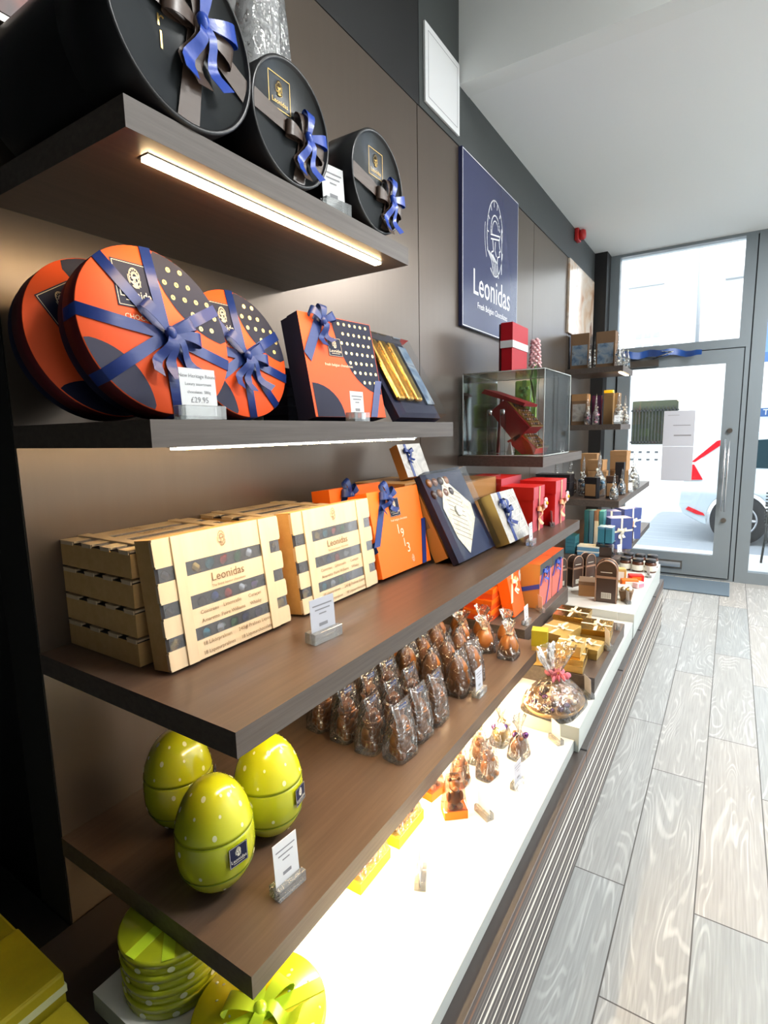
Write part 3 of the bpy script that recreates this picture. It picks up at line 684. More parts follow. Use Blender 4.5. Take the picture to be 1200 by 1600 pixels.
# ---- price tags: clear block with a card
TAGN = 0
def price_tag(x, y, z, rz, label, s=1.0, card='paper_white', lines=None, cw=.052, ch=.075, lean=14, group='price tags in clear stands'):
    t = thing('price_tag', label, 'price tag', (x, y, z), rz, 0, group)
    w = cw*1.15*s/2; mb = MB(); mb.wbox(-w, w, -.013*s, -.002*s, 0, .02*s); mb.wbox(-w, w, .002*s, .013*s, 0, .02*s); mb.wbox(-w, w, -.002*s, .002*s, 0, .006*s); mb.build('stand', 'acrylic_block', t, .0008)
    l = math.radians(lean); u = V(0, math.sin(l)*.25, 1).normalized()
    mb = MB(); f = Fr((0, -.001, .006*s), (1, 0, 0), u); cw2 = cw*s/2
    mb.plate(f, [(-cw2, 0), (cw2, 0), (cw2, ch*s), (-cw2, ch*s)], -.0005, .0003, 0); c = mb.build('card', card, t)
    mb = MB(); f2 = f.sub(0, 0, .0004)
    if lines:
        for i, (tx, sz) in enumerate(lines): mb.text(f2, tx, 0, ch*s*(.84-.17*i), sz*s, .0004)
    else:
        for k, wd in enumerate((.8, .62, .3)): mb.rect(f2, -cw2*wd, cw2*wd, ch*s*(.80-.11*k), ch*s*(.80-.11*k)+.0024*s, .0004)
        mb.rect(f2, -cw2*.35, cw2*.35, ch*s*.28, ch*s*.28+.006*s, .0004)
    mb.build('print', 'ink_grey', c); return t
price_tag(.440, 1.072, Z1, 80, 'white price card beside the smallest black drum box', 1.3)
price_tag(.440, .655, Z2, 90, 'white price card in front of the round orange boxes', 1.25, lines=[('New Heritage Round', .0075), ('Luxury assortment', .006), ('chocolates  580g', .006), ('£29.95', .0115)], cw=.062, ch=.066)
price_tag(.435, 1.15, Z2, 90, 'small white price card before the square orange box', 1.15, cw=.05, ch=.06)
price_tag(.49, .915, Z3, 85, 'pale blue price card before the wooden crates', 1.25, 'paper_lilac', cw=.062, ch=.072)
price_tag(.585, 2.13, Z3, 95, 'pale price card before the gold box with blue bow', 1.1, 'paper_lilac')
price_tag(.535, 2.60, Z3, 120, 'tiny price card turned sideways by the red boxes', .9)
price_tag(.545, .705, Z4, 85, 'white price card beside the lime green eggs', 1.2, cw=.052, ch=.085)
price_tag(.560, 1.66, Z4, 90, 'pale blue price card before the bagged chocolate rabbits', 1.15, 'paper_lilac', cw=.05, ch=.078)
price_tag(.480, 2.42, .5912, 90, 'pale lilac price card before the leaning orange box', 1.1, 'paper_lilac')
price_tag(.484, 2.628, .5912, 130, 'small white price card at the foot of the pink fronted box', 1.0)
price_tag(.67, 1.03, .4115, 115, 'overlit price card on the white slab by the yellow boxes', 1.1)
price_tag(.714, 1.325, .4115, 150, 'thin side-on price card on the white slab by the boxed chocolate', 1.0)
price_tag(.755, 1.50, .4115, 85, 'price card on the white slab before the bagged bears', 1.0, 'paper_lilac')
price_tag(.79, 1.80, .4115, 140, 'side-on price card at the far end of the low white slab', .95)
price_tag(.832, 2.095, .4605, 130, 'price card on the cream slab beside the cellophane platter', 1.0, 'paper_lilac')
price_tag(.835, 2.46, .527, 120, 'leaning price card on the dark board by the gold boxes', 1.1)
price_tag(.83, 2.74, .527, 100, 'small price card at the far end of the dark board', .9)
price_tag(.80, 3.25, .5055, 120, 'price card on the white slab beside the arched brown tin', .9)
price_tag(.83, 3.90, .5055, 120, 'price card on the white slab before the jars', .9)

# ---- round orange boxes
def round_box(label, x, y, rot, tilt, r=.157, with_bow=True):
    t = thing('round_box', label, 'gift box', lift((x, y, Z2), .066, tilt), 90, tilt, 'round orange and navy boxes tied with blue ribbon')
    mb = MB(); mb.lathe([(r*.975, -.066), (r*.975, -.03)], 64, 0, (0, 0, r), 'y'); mb.build('box_body', 'navy', t, .001)
    mb = MB(); mb.lathe([(r*.985, -.042), (r, -.041), (r, -.001), (r-.001, 0), (.0001, 0)], 72, 0, (0, 0, r), 'y', ms=[1, 1, 0, 0]); lid = mb.build('lid', ['orange', 'maroon'], t)  # lid side coloured dark red for the shadow it stands in
    F = Fr((0, 0, r)).sub(0, 0, 0, rot); mb = MB(); R = r-.0015
    mb.poly(F, disc_overlap(R, 1.10*r, 1.0*r, 1.06*r), .0006, 0)
    mb.poly(F, disc_overlap(R, -.98*r, -.90*r, .72*r), .0006, 0)
    for i in range(6):
        for j in range(7):
            px, py = (.10+.17*i+(.085 if j % 2 else 0))*r, (-.22+.17*j)*r
            if math.hypot(px, py) < R-.010 and math.hypot(px-1.10*r, py-1.0*r) < 1.06*r-.008:
                mb.poly(F.sub(px, py), arc(0, 0, .005, .005, 0, 330, 10), .0012, 1)
                mb.poly(F.sub(px, py), arc(0, 0, .0016, .0016, 0, 330, 8), .0016, 0)
    mb.build('print', ['navy', 'gold'], lid)
    mb = MB(); brand_square(mb, F.sub(-.22*r, .50*r), r*.27, 0, 1); mb.text(F, 'CHOCOLATES', -.16*r, .12*r, r*.085, .001, 1); mb.build('label_print', ['navy', 'cream_ribbon'], lid)
    if with_bow:
        mb = MB(); c0 = (.06*r, -.04*r)
        for a in (94, 131, 172, 212, 268, 305, 342, 28):
            c, s_ = math.cos(math.radians(a)), math.sin(math.radians(a)); B = c0[0]*c+c0[1]*s_; L = -B+math.sqrt(B*B-(c0[0]**2+c0[1]**2-r*r))
            p0 = F.p(*c0, .004); p1 = F.p(c0[0]+c*L, c0[1]+s_*L, .0015); wv = F.u*c-F.r*s_
            mb.strip([p0, p0.lerp(p1, .5), p1, p1-F.n*.04], [wv*.010, wv*.0115, wv*.0115, wv*.0115], 0, .0009)
        mb.build('ribbon', 'satin_blue', t)
        mb = MB(); bow(mb, F.sub(*c0, .006), r*.30, 0, ((-.95, -1.7), (-.1, -1.9), (1.3, -1.7)), ((-1.0, 1.1), (1.45, -.15), (1.2, .55)), .30); mb.build('bow', 'satin_blue', t)
    return t
round_box('rearmost round orange box peeping out, no bow showing', .240, .632, .55, 10, .152, False)
round_box('largest round orange and navy box with blue bow and shop name', .360, .665, 0, 11)
round_box('smaller looking round orange box with blue bow beside the navy boxes', .286, .928, 0, 11, .150)

# ---- small navy boxes, square orange box, clear lidded case on the same shelf
n0 = thing('navy_box', 'small navy gift boxes in a stack behind the orange boxes', 'gift box', (.165, 1.27, Z2), 90, 0, 'navy boxes stacked behind the orange boxes')
mb = MB(); mb.wbox(-.085, .085, .0, .10, 0, .028); mb.build('base', 'navy', n0, .001)
mb = MB(); mb.wbox(-.088, .088, -.003, .103, .026, .052); mb.build('lid', 'navy', n0, .001)
for k in (1, 2): dup(n0, (.165, 1.27, Z2+.053*k), 90)

def plain_box(name, label, w, h, d, loc, rz, tilt, front, side, cat='gift box', group=None, bev=.0012):
    t = thing(name, label, cat, lift(loc, d, tilt), rz, tilt, group)
    mb = MB(); mb.box(-w/2, w/2, d*.45, d, 0, h, ms=[1]*6); mb.build('box_body', [front, side], t, bev)
    mb = MB(); mb.box(-w/2-.0015, w/2+.0015, 0, d*.6, -.0005, h+.0015, ms=[1, 1, 0, 1, 1, 1]); mb.build('lid', [front, side], t, bev)
    return t
t = plain_box('square_orange_box', 'square orange box with navy dotted corner and blue bow on the eye level shelf', .275, .275, .07, (.362, 1.232, Z2), 82, 12, 'orange', 'navy')
F = Fr((0, 0, .1375)); mb = MB()
mb.poly(F, [(.137, -.07), (.137, .1375), (-.02, .1375)]+[(-.02+.157*(1-math.cos(a/10*PI/2)), .1375-.2075*math.sin(a/10*PI/2)) for a in range(1, 10)], .0006, 0)
mb.poly(F, [(-.131, -.1375), (-.03, -.1375)]+[(-.131+.101*math.cos(a/8*PI/2), -.1375+.09*math.sin(a/8*PI/2)) for a in range(1, 9)], .0006, 0)
for i in range(7):
    for j in range(7):
        px, py = .005+.022*i+(.011 if j % 2 else 0), .124-.027*j
        if px < .130 and ((px-.137)/.150)**2+((py-.1375)/.198)**2 < 1: mb.poly(F.sub(px, py), arc(0, 0, .0045, .0045, 0, 330, 10), .0012, 1)
mb.build('print', ['navy', 'gold'], t)
mb = MB(); brand_square(mb, F.sub(-.025, .055), .026, 0, 1); mb.text(F, 'fresh belgian chocolates', -.02, .005, .011, .001, 1); mb.build('label_print', ['navy', 'cream_ribbon'], t)
mb = MB(); mb.strip([F.p(-.131, .02, .002), F.p(-.06, .1385, .002)], F.u*.012+F.r*-.01, 0); mb.build('ribbon', 'satin_blue', t); mb = MB(); mb.strip([F.p(.131, -.03, .002), F.p(.085, -.1375, .002)], F.r*.014, 0); mb.build('ribbon', 'satin_blue', t)
mb = MB(); bow(mb, F.sub(-.062, .118, .003), .045, 0, ((-.2, -1.5), (.5, -1.2)), ((-.9, .6), (1.0, .45), (.1, 1.0)), .3); mb.build('bow', 'satin_blue', t)

def clear_case(name, label, w, h, d, loc, rz, tilt):
    t = thing(name, label, 'gift box', lift(loc, d, tilt), rz, tilt)
    mb = MB(); mb.box(-w/2, w/2, d*.5, d, 0, h); mb.build('tray', 'navy', t, .0012)
    mb = MB(); mb.box(-w/2-.002, w/2+.002, 0, d*.62, 0, h+.002); mb.build('clear_lid', 'clear_lid', t)
    return t
t = clear_case('truffle_stick_case', 'navy case with clear lid and long gold wrapped sticks', .27, .29, .055, (.435, 1.532, Z2), 90, 30)
for k in range(3):
    mb = MB(); x = -.09+.055*k; mb.wbox(x-.022, x+.022, .008, .027, .055, .275); mb.build('gold_stick', 'gold_foil', t, .008)
mb = MB(); mb.box(.08, .13, .02, .028, .05, .275); mb.build('side_card', 'blue_photo', t)

# ---- wooden look crates of liqueur chocolates
def make_crate(label, loc, rz, tilt, group, dark):
    t = thing('chocolate_crate', label, 'gift box', lift(loc, .06, tilt), rz, tilt, group)
    w, h, d = .34, .262, .060; side = 'crate_side'
    mb = MB(); mb.box(-w/2, w/2, .010, d, 0, h, ms=[0, 0, 1, 0, 0, 0]); mb.build('box_body', [side, 'crate_hollow'], t, .001)
    zs = [(0, .040), (.066, .106), (.134, .176), (.205, .262)]     # bands; gaps between them show the chocolates
    mb = MB()
    for a, b in zs: mb.box(-w/2, w/2, .0035, .0075, a, b)
    for a, b in zs:
        mb.box(-w/2-.0015, -w/2+.001, .0035, .012, a+.004, b-.004); mb.box(w/2-.001, w/2+.0015, .0035, .012, a+.004, b-.004)
    mb.build('slats', 'crate_paper', t, .0006)
    for x in (-.118, .118):
        mb = MB(); mb.wbox(x-.013, x+.013, 0, .0045, 0, h); mb.build('upright', 'crate_paper', t, .0008)
    rd = random.Random(4); foils = ['foil_gold', 'foil_teal', 'foil_red', 'foil_green', 'foil_purple', 'foil_blue', 'foil_silver', 'chocolate_dark']
    for gi, z in enumerate((.053, .120, .1905)):
        mb = MB()
        for k in range(9):
            x = -.150+.0375*k; m = [[0, 4, 1, 6, 3, 5, 4, 0, 0], [7, 6, 7, 5, 2, 6, 4, 5, 7], [7, 6, 0, 1, 2, 3, 6, 4, 7]][gi][k]
            mb.ell((x+rd.uniform(-.003, .003), .010, z-.002+rd.uniform(-.003, .002)), .0165*rd.uniform(.8, 1), .0055, .0115*rd.uniform(.8, 1.1), m, 5, 4, Matrix.Rotation(rd.uniform(-.9, .9), 3, 'Y'))
            if rd.random() < .6: mb.ell((x+rd.uniform(-.01, .01), .008, z-.004+rd.uniform(-.004, .006)), .006, .004, .005, rd.choice((m, 6, 0)), 4, 3)
        for f in range(len(mb.sm)): mb.sm[f] = False
        mb.build('foil_chocolate_row', foils, t)
        mb = MB(); mb.box(-w/2+.004, w/2-.004, .0038, .0042, z-.016, z+.016); mb.build('film', 'film_haze', t)
    mb = MB(); fr = Fr((0, .0035, 0)); e = .0012
    emblem(mb, fr.sub(-.005, .238), .016, .0009, 0, e); mb.text(fr, 'Leonidas', 0, .160, .026, e); mb.text(fr, 'The finest liqueur chocolates', 0, .142, .008, e)
    for tx, x, z in (('Cointreau', -.062, .095), ('Limoncello', .0, .095), ('Curaçao', .066, .095), ('Amaretto', -.062, .077), ('Poire Williams', .0, .077), ('Whisky', .066, .077),
                     ('18 Likörpralinen', -.052, .030), ('240 g', .018, .030), ('18 Pralines Liqueur', .066, .030), ('18 Liqueurpralines', -.050, .011), ('18 Liqueurchocolates', .060, .011)):
        mb.text(fr, tx, x, z, .0115, e)
    mb.build('print', 'kraft_dark', t)
    return t
c0 = make_crate('cream liqueur crate standing on edge before the near stack', (.358, .783, Z3), 90, 7, 'cream liqueur chocolate crates', False)
dup(c0, lift((.362, 1.170, Z3), .06, 7), 90, 7, 'cream liqueur crate standing on edge against the orange box')
for k in range(4): dup(c0, (.262, .775, Z3+.0605+.0615*k), 90, 90, ['lowest crate lying in the near stack', 'second lowest crate lying in the near stack', 'third crate up lying in the near stack', 'top crate lying on the near stack'][k])
for k in range(4): dup(c0, (.262, 1.155, Z3+.0605+.0625*k), 90, 90, ['lowest crate lying in the second stack', 'second lowest crate lying in the second stack', 'third crate up lying in the second stack', 'top crate lying on the second stack'][k])

# ---- orange anniversary box
def orange_box(label, loc, rz, tilt, w=.295, h=.268):
    t = plain_box('orange_gift_box', label, w, h, .075, loc, rz, tilt, 'orange_bright', 'orange_bright', group='bright orange boxes with blue bow')
    F = Fr((0, 0, 0)); mb = MB(); brand_square(mb, F.sub(-.015, h*.78), .030, 0, 1); mb.build('label', ['navy', 'cream_ribbon'], t)
    mb = MB()
    for i, (ch, x, z, s) in enumerate((('1', -.016, .135, .045), ('9', .004, .120, .042), ('1', .006, .088, .040), ('3', .024, .068, .045))): mb.text(F, ch, x, z, s, .0012)
    mb.text(F, 'fresh belgian chocolates', .0, .168, .010, .001); emblem(mb, F.sub(.04, .03), .012, .0012, 0, .001); mb.build('print', 'cream_ribbon', t)
    mb = MB(); mb.strip([F.p(-w/2, .10, .0015), F.p(-.055, h, .0015)], F.r*.016, 0); mb.strip([F.p(w/2-.045, 0, .0015), F.p(w/2-.008, .12, .0015), F.p(w/2, .15, .0015)], F.r*.013, 0); mb.strip([V(-w/2-.002, .0, .10), V(-w/2-.002, .075, .07)], V(0, .004, .016), 0); mb.build('ribbon', 'satin_blue', t)
    mb = MB(); bow(mb, F.sub(-.050, h*.90, .004), .048, 0, ((-.9, -.9), (.6, -.9)), ((-.9, .25), (.75, .55), (-.5, 1.1)), .28); mb.build('bow', 'satin_blue', t)
    return t
t0 = orange_box('front bright orange box with blue bow and slanted number', (.375, 1.500, Z3), 88, 12)
dup(t0, lift((.20, 1.50, Z3), .075, 6), 90, 6, 'bright orange box half hidden behind the front one', scale=(1, 1, 1.03))

# ---- boxes under clear lids, gold box with blue bow, brown stacks
t = clear_case('clear_lidded_box', 'dark box under a clear lid with printed script sleeve', .335, .335, .05, (.505, 1.828, Z3), 90, 27)
mb = MB(); F = Fr((0, .022, 0)); mb.poly(F, [(-.155, .335), (.015, .335), (.10, .20), (.05, .02), (-.10, .04), (-.172, .16), (-.172, .335)][::-1] if False else [(-.06, .015), (.10, .13), (.12, .19), (-.02, .315), (-.11, .20), (-.10, .08)], .0005, 0)
for k in range(11): mb.line(F, [(-.095+.006*k, .10+.018*k), (.0+.006*k, .055+.018*k)], .0022, .001, 1)
mb.ell((-.01, .018, .175), .022, .006, .022, 2); mb.build('script_sleeve', ['script_print', 'kraft_dark', 'label_cream'], t)
mb = MB()
for i in range(4):
    for j in range(2): mb.ell((-.13+.045*i, .024, .255+.045*j), .018, .010, .017, (i+j) % 3, 10, 6)
mb.build('chocolates', ['chocolate_dark', 'chocolate_milk', 'chocolate'], t)
t = plain_box('bronze_box', 'bronze brown carton leaning behind the clear lidded box', .30, .285, .055, (.438, 1.815, Z3), 90, 27, 'bronze_card', 'bronze_card')
mb = MB(); mb.box(-.1535, -.1515, .015, .042, .12, .16); mb.build('tab', 'kraft_dark', t)
t = plain_box('gold_gift_box', 'gold sided box with silver print and blue bow', .235, .205, .062, (.548, 2.115, Z3), 88, 24, 'silver_print', 'gold_card')
mb = MB(); F = Fr((0, 0, 0)); mb.strip([F.p(-.05, 0, .001), F.p(-.045, .206, .001)], F.r*.012, 0); mb.build('ribbon', 'satin_blue', t)
mb = MB(); bow(mb, F.sub(-.046, .125, .003), .048, 0, ((-.3, -1.4), (.7, -1.3)), ((-.7, .9), (1.0, .1), (.3, 1.0)), .28); mb.build('bow', 'satin_blue', t)
mb = MB()
for k in range(6): mb.line(F, [(-.01, .03+.028*k), (.10, .04+.028*k)], .0018, .0008, 0)
mb.line(F, [(.0, .02), (.105, .10), (.06, .19)], .003, .001, 0); mb.build('print', 'label_cream', t)
for k in range(2):
    t = thing('flat_lidded_box', ['flat bronze box with clear lid, lower of the two behind', 'flat bronze box with clear lid, upper of the two behind'][k], 'gift box', (.345, 2.225, Z3+.085+.088*k), 90, 0, 'flat bronze boxes under clear lids')
    mb = MB(); mb.wbox(-.19, .19, .02, .27, 0, .075); mb.build('box_body', 'bronze_card', t, .002)
    mb = MB(); mb.wbox(-.188, .192, -.002, .272, .004, .086); mb.build('clear_lid', 'clear_lid', t)
t = thing('flat_brown_box', 'flat dark brown carton under the two clear lidded boxes', 'box', (.33, 2.225, Z3), 90)
mb = MB(); mb.wbox(-.19, .19, 0, .27, 0, .083); mb.build('box_body', 'kraft_dark', t, .001)
t = thing('large_brown_box', 'large flat brown box at the back carrying a small bowed box', 'box', (.235, 1.86, Z3), 90)
mb = MB(); mb.wbox(-.14, .125, 0, .22, 0, .262); mb.build('box_body', 'kraft_dark', t, .002)
mb = MB(); mb.wbox(-.144, .129, -.004, .224, .235, .272); mb.build('lid', 'bronze_card', t, .002)
t = plain_box('small_silver_box', 'small silver printed box with blue bow leaning on the flat brown box', .17, .135, .04, (.20, 1.90, Z3+.2725), 88, 22, 'silver_print', 'bronze_card')
mb = MB(); F = Fr((0, 0, 0)); mb.strip([F.p(-.035, 0, .001), F.p(-.035, .136, .001)], F.r*.008, 0); bow(mb, F.sub(-.03, .10, .003), .03, 0, ((-.3, -1.6), (.5, -1.2)), ((-1.0, .3), (1.0, .3)), .3); mb.build('bow', 'satin_blue', t)

# ---- red boxes with flower ties at the end of the shelf
def red_box(label, loc, w, h, d, flower=True, side='red_bright', front='dusty_red'):
    t = thing('red_gift_box', label, 'gift box', loc, 90, 0, 'red boxes tied with ribbon flowers')
    mb = MB(); mb.box(-w/2, w/2, 0, d, 0, h*.72, ms=[0, 0, 1, 0, 0, 0]); mb.build('box_body', [side, front], t, .002)
    mb = MB(); mb.box(-w/2-.003, w/2+.003, -.003, d+.003, h*.72, h, ms=[0, 0, 1, 0, 0, 0]); mb.build('lid', [side, front], t, .002)
    if flower:
        mb = MB(); F = Fr((0, -.004, h*.45)); mb.strip([F.p(0, -h*.45, .001), F.p(0, h*.55, .001)], F.r*.008, 0); bow(mb, F.sub(0, 0, .003), .038, 0, ((-.4, -1.6), (.5, -1.7)), ((-1, .4), (1, .4)), .3); mb.build('bow', 'peach_ribbon', t)
        mb = MB()
        for k in range(6): a = k*PI/3; mb.ell((.016*math.cos(a)+.01, -.03, h*.62+.016*math.sin(a)), .012, .006, .012, 0, 8, 6)
        mb.ell((.01, -.036, h*.62), .008, .006, .008, 1, 8, 6); mb.build('ribbon_flower', ['petal_pale', 'yellow_bright'], t)
    return t
red_box('front red box with peach bow and small flower', (.515, 2.455, Z3), .16, .205, .15)
red_box('red box with peach bow at the shelf end', (.55, 2.70, Z3), .19, .215, .17)
red_box('bright red box lying behind the bowed red boxes', (.345, 2.565, Z3), .28, .235, .20, False)
mb = MB(); mb.box(.40, .50, 2.245, 2.30, Z3, Z3+.015); o = mb.build('yellow_card', 'yellow_bright'); set_thing(o, 'thin yellow card lying behind the pale price tag', 'card')

# ---- lime green egg tins
def egg_tin(label, x, y, first=None, rz=70):
    if first: return dup(first, (x, y, Z4), rz, 0, label)
    t = thing('egg_tin', label, 'egg tin', (x, y, Z4), rz, 0, 'lime green spotted egg tins')
    H, Rm = .236, .0785
    def prof(a, b, n=14, off=0):
        out = []
        for i in range(n+1):
            z = a+(b-a)*i/n; u = z/H
            rr = Rm*(max(0.0, 1-abs((u-.42)/(.42 if u < .42 else .58))**2.15))**.5
            if u < .02: rr = max(rr, .022)
            out.append((max(rr+off, .0001), z))
        return out
    mb = MB(); mb.lathe(prof(0, H*.245), 40); mb.build('foot', 'lime', t)
    mb = MB(); mb.lathe([(.0001, H*.25)]+prof(H*.25, H*.585), 40); mb.build('body', 'lime', t)
    mb = MB(); mb.lathe([(.0001, H*.59)]+prof(H*.59, H, 16, .001), 40); mb.build('lid', 'lime', t)
    for a in (.2475, .5875):
        mb = MB(); r0 = prof(H*a, H*a+.001, 1)[0][0]; mb.lathe([(r0-.004, H*a-.001), (r0+.0012, H*a), (r0-.004, H*a+.001)], 40)
        mb.build('seam', 'lime_seam', t)
    mb = MB(); rd = random.Random(3)
    def surf(a, z): r0 = prof(z, z+.001, 1)[0][0]; return V(r0*math.cos(a), r0*math.sin(a), z)
    spots = [(k*PI/4+.2*j, H*z) for j, z in enumerate((.15, .33, .50, .66, .80, .92)) for k in range(8) if (k+j) % 2 == 0 or z > .6]
    for a, z in spots:
        p = surf(a, z); e1 = V(-math.sin(a), math.cos(a), 0); e2 = (surf(a, z+.004)-surf(a, z-.004)).normalized(); n = e1.cross(e2)
        sz = rd.choice((.0035, .0045, .006))
        mb.add([p+n*.0014+e1*(sz*.75*math.cos(q*PI/5))+e2*(sz*math.sin(q*PI/5)) for q in range(10)], [tuple(range(10))], 0)
    mb.build('spots', 'spot_white', t)
    a = -PI/2+.35; z = H*.46; p = surf(a, z); e1 = V(-math.sin(a), math.cos(a), 0); e2 = (surf(a, z+.015)-surf(a, z-.015)).normalized()
    mb = MB(); brand_square(mb, Fr(p+e1.cross(e2)*.0015, e1, e2), .0205, 0, 1); mb.build('label', ['navy', 'label_cream'], t)
    return t
e0 = egg_tin('foremost lime green egg tin, nearest to the price card', .413, .640, rz=62)
egg_tin('lime green egg tin standing rearmost in the trio', .20, .715, e0, 112)
egg_tin('lime green egg tin farthest along the shelf in the trio', .400, .805, e0, 84)

# ---- bagged chocolate rabbits
def figure_mb(kind):
    mb = MB()
    if kind == 'rabbit':
        mb.ell((0, 0, .022), .033, .026, .022); mb.ell((0, 0, .040), .030, .025, .024); mb.ell((0, -.004, .066), .024, .021, .018); mb.ell((0, -.004, .088), .020, .019, .017)
        for s_ in (-1, 1):
            mb.ell((s_*.009, .0, .112), .007, .006, .018, 0, 10, 8, Matrix.Rotation(s_*.12, 3, 'Y')); mb.ell((s_*.020, -.018, .012), .013, .014, .010); mb.ell((s_*.018, -.018, .056), .009, .008, .014, 0, 10, 8, Matrix.Rotation(s_*.5, 3, 'Y'))
            mb.ell((s_*.007, -.020, .090), .004, .004, .005)
        mb.ell((0, -.021, .082), .008, .007, .006); mb.lathe([(.024, .0735), (.026, .076), (.024, .079)], 18, 0, (0, -.004, 0))
    elif kind == 'hen':
        mb.lathe([(.028, 0), (.034, .012), (.036, .03), (.030, .05), (.033, .058), (.028, .078), (.030, .086), (.022, .104), (.012, .122), (.001, .13)], 20)
        for k in range(9): a = k*2*PI/9; mb.ell((.030*math.cos(a), .030*math.sin(a), .036+.006*(k % 3)), .008, .008, .014, 0, 8, 6)
    elif kind == 'bear':
        mb.ell((0, 0, .028), .027, .022, .028); mb.ell((0, -.002, .068), .020, .018, .019); mb.ell((0, -.018, .064), .009, .008, .008)
        for s_ in (-1, 1): mb.ell((s_*.015, 0, .086), .007, .005, .007); mb.ell((s_*.022, -.010, .036), .008, .010, .016); mb.ell((s_*.016, -.018, .008), .011, .013, .009)
    else:
        mb.lathe([(.001, 0), (.022, .003), (.036, .016), (.042, .036), (.040, .056), (.030, .080), (.016, .094), (.001, .099)], 22)
        mb.strip([(.0405*math.cos(a*PI/12), .0405*math.sin(a*PI/12), .045+.004*math.sin(a)) for a in range(25)], V(0, 0, .004), 0, .003)
    return mb
def bagged(name, kind, label, x, y, z, rz, seed, bw, bd, bh, top, m, group, tag=None, s=1.0):
    t = thing(name, label, 'chocolate figure', (x, y, z), rz, 0, group); t.scale = s if isinstance(s, tuple) else (s, s, s)
    figure_mb(kind).build('chocolate', m, t)
    bag(bw, bd, bh, seed, top).build('cellophane_bag', 'cellophane', t)
    if tag:
        mb = MB(); F = Fr((.004, -.006, bh*.90), (1, 0, 0), V(0, .10, 1)); mb.plate(F, [(-.014, -.006), (.014, -.006), (.014, .006), (-.014, .006)], 0, .0006, 0); mb.text(F, 'Leonidas', 0, 0, .0065, .001, 1); mb.build('label', [tag, 'label_cream'], t)
    if top == 'gather':
        mb = MB(); mb.lathe([(.010, bh*.645), (.012, bh*.66), (.010, bh*.675)], 12); bow(mb, Fr((0, -.012, bh*.66)), .012, 0); mb.build('tie', 'cream_ribbon', t)
    return t
G = 'bagged chocolate rabbits on the lowest shelf'
r0 = bagged('bagged_chocolate_rabbit', 'rabbit', 'foremost bagged chocolate rabbit at the near corner of its group', .505, 1.215, Z4, 84, 11, .076, .072, .142, 'flat', 'chocolate_milk', G, 'blue_box', s=(1.22, 1.08, 1.15))
r1 = bagged('bagged_chocolate_rabbit', 'rabbit', 'bagged chocolate rabbit in the near rank, second from the shelf edge', .412, 1.205, Z4, 96, 12, .076, .072, .142, 'flat', 'chocolate', G, 'blue_box', s=(1.22, 1.08, 1.15))
rr = random.Random(9); srcs = [r0, r1]
for x, y, lab in ((.315, 1.215, 'bagged chocolate rabbit in the near rank, third from the shelf edge'), (.215, 1.225, 'bagged chocolate rabbit in the near rank, closest to the wall'),
                  (.500, 1.325, 'bagged chocolate rabbit in the second rank at the shelf edge'), (.410, 1.320, 'bagged chocolate rabbit in the second rank, one in from the edge'), (.320, 1.330, None), (.225, 1.335, None),
                  (.500, 1.435, 'bagged chocolate rabbit in the third rank at the shelf edge'), (.410, 1.430, 'bagged chocolate rabbit in the third rank, one in from the edge'), (.320, 1.44, None), (.225, 1.44, None)):
    dup(rr.choice(srcs), (x, y, Z4), 88+rr.uniform(-6, 6), 0, lab or 'bagged chocolate rabbit deep in the crowd under the crate shelf')
G2 = 'bagged ridged chocolate hens behind the rabbits'
h0 = bagged('bagged_chocolate_hen', 'hen', 'ridged chocolate hen in a bag at the shelf edge, first of its group', .490, 1.640, Z4, 88, 21, .080, .074, .150, 'flat', 'chocolate_milk', G2, s=(1.15, 1.1, 1.05))
for x, y, lab in ((.492, 1.745, 'ridged chocolate hen in a bag at the shelf edge, behind the first'), (.395, 1.62, 'ridged chocolate hen in a bag, second in from the edge'), (.398, 1.735, 'bagged ridged chocolate hen, inner one of the second rank'),
                  (.300, 1.615, 'bagged ridged chocolate hen among the inner ones'), (.302, 1.725, 'bagged ridged chocolate hen among the inner ones'), (.21, 1.63, 'bagged ridged chocolate hen among the inner ones'), (.30, 1.835, 'bagged ridged chocolate hen among the inner ones'), (.395, 1.845, 'bagged ridged chocolate hen deepest in its group')):
    dup(h0, (x, y, Z4), 90+rr.uniform(-14, 14), 0, lab)
G3 = 'bagged chocolate eggs at the far end of the lowest shelf'
g0 = bagged('bagged_chocolate_egg', 'egg', 'bagged chocolate egg closest to the shelf edge', .535, 2.02, Z4, 90, 31, .100, .085, .155, 'gather', 'chocolate_milk', G3, s=.95)
for x, y, lab in ((.428, 2.025, 'bagged chocolate egg second from the shelf edge'), (.32, 2.03, 'bagged chocolate egg third from the shelf edge'), (.485, 2.135, 'bagged chocolate egg behind the two at the edge'), (.372, 2.14, 'bagged chocolate egg at the back by the orange stack'), (.26, 2.145, 'bagged chocolate egg nearest the wall'), (.205, 2.035, 'bagged chocolate egg in the shadow of the shelf above')):
    dup(g0, (x, y, Z4), rr.uniform(0, 180), 0, lab)

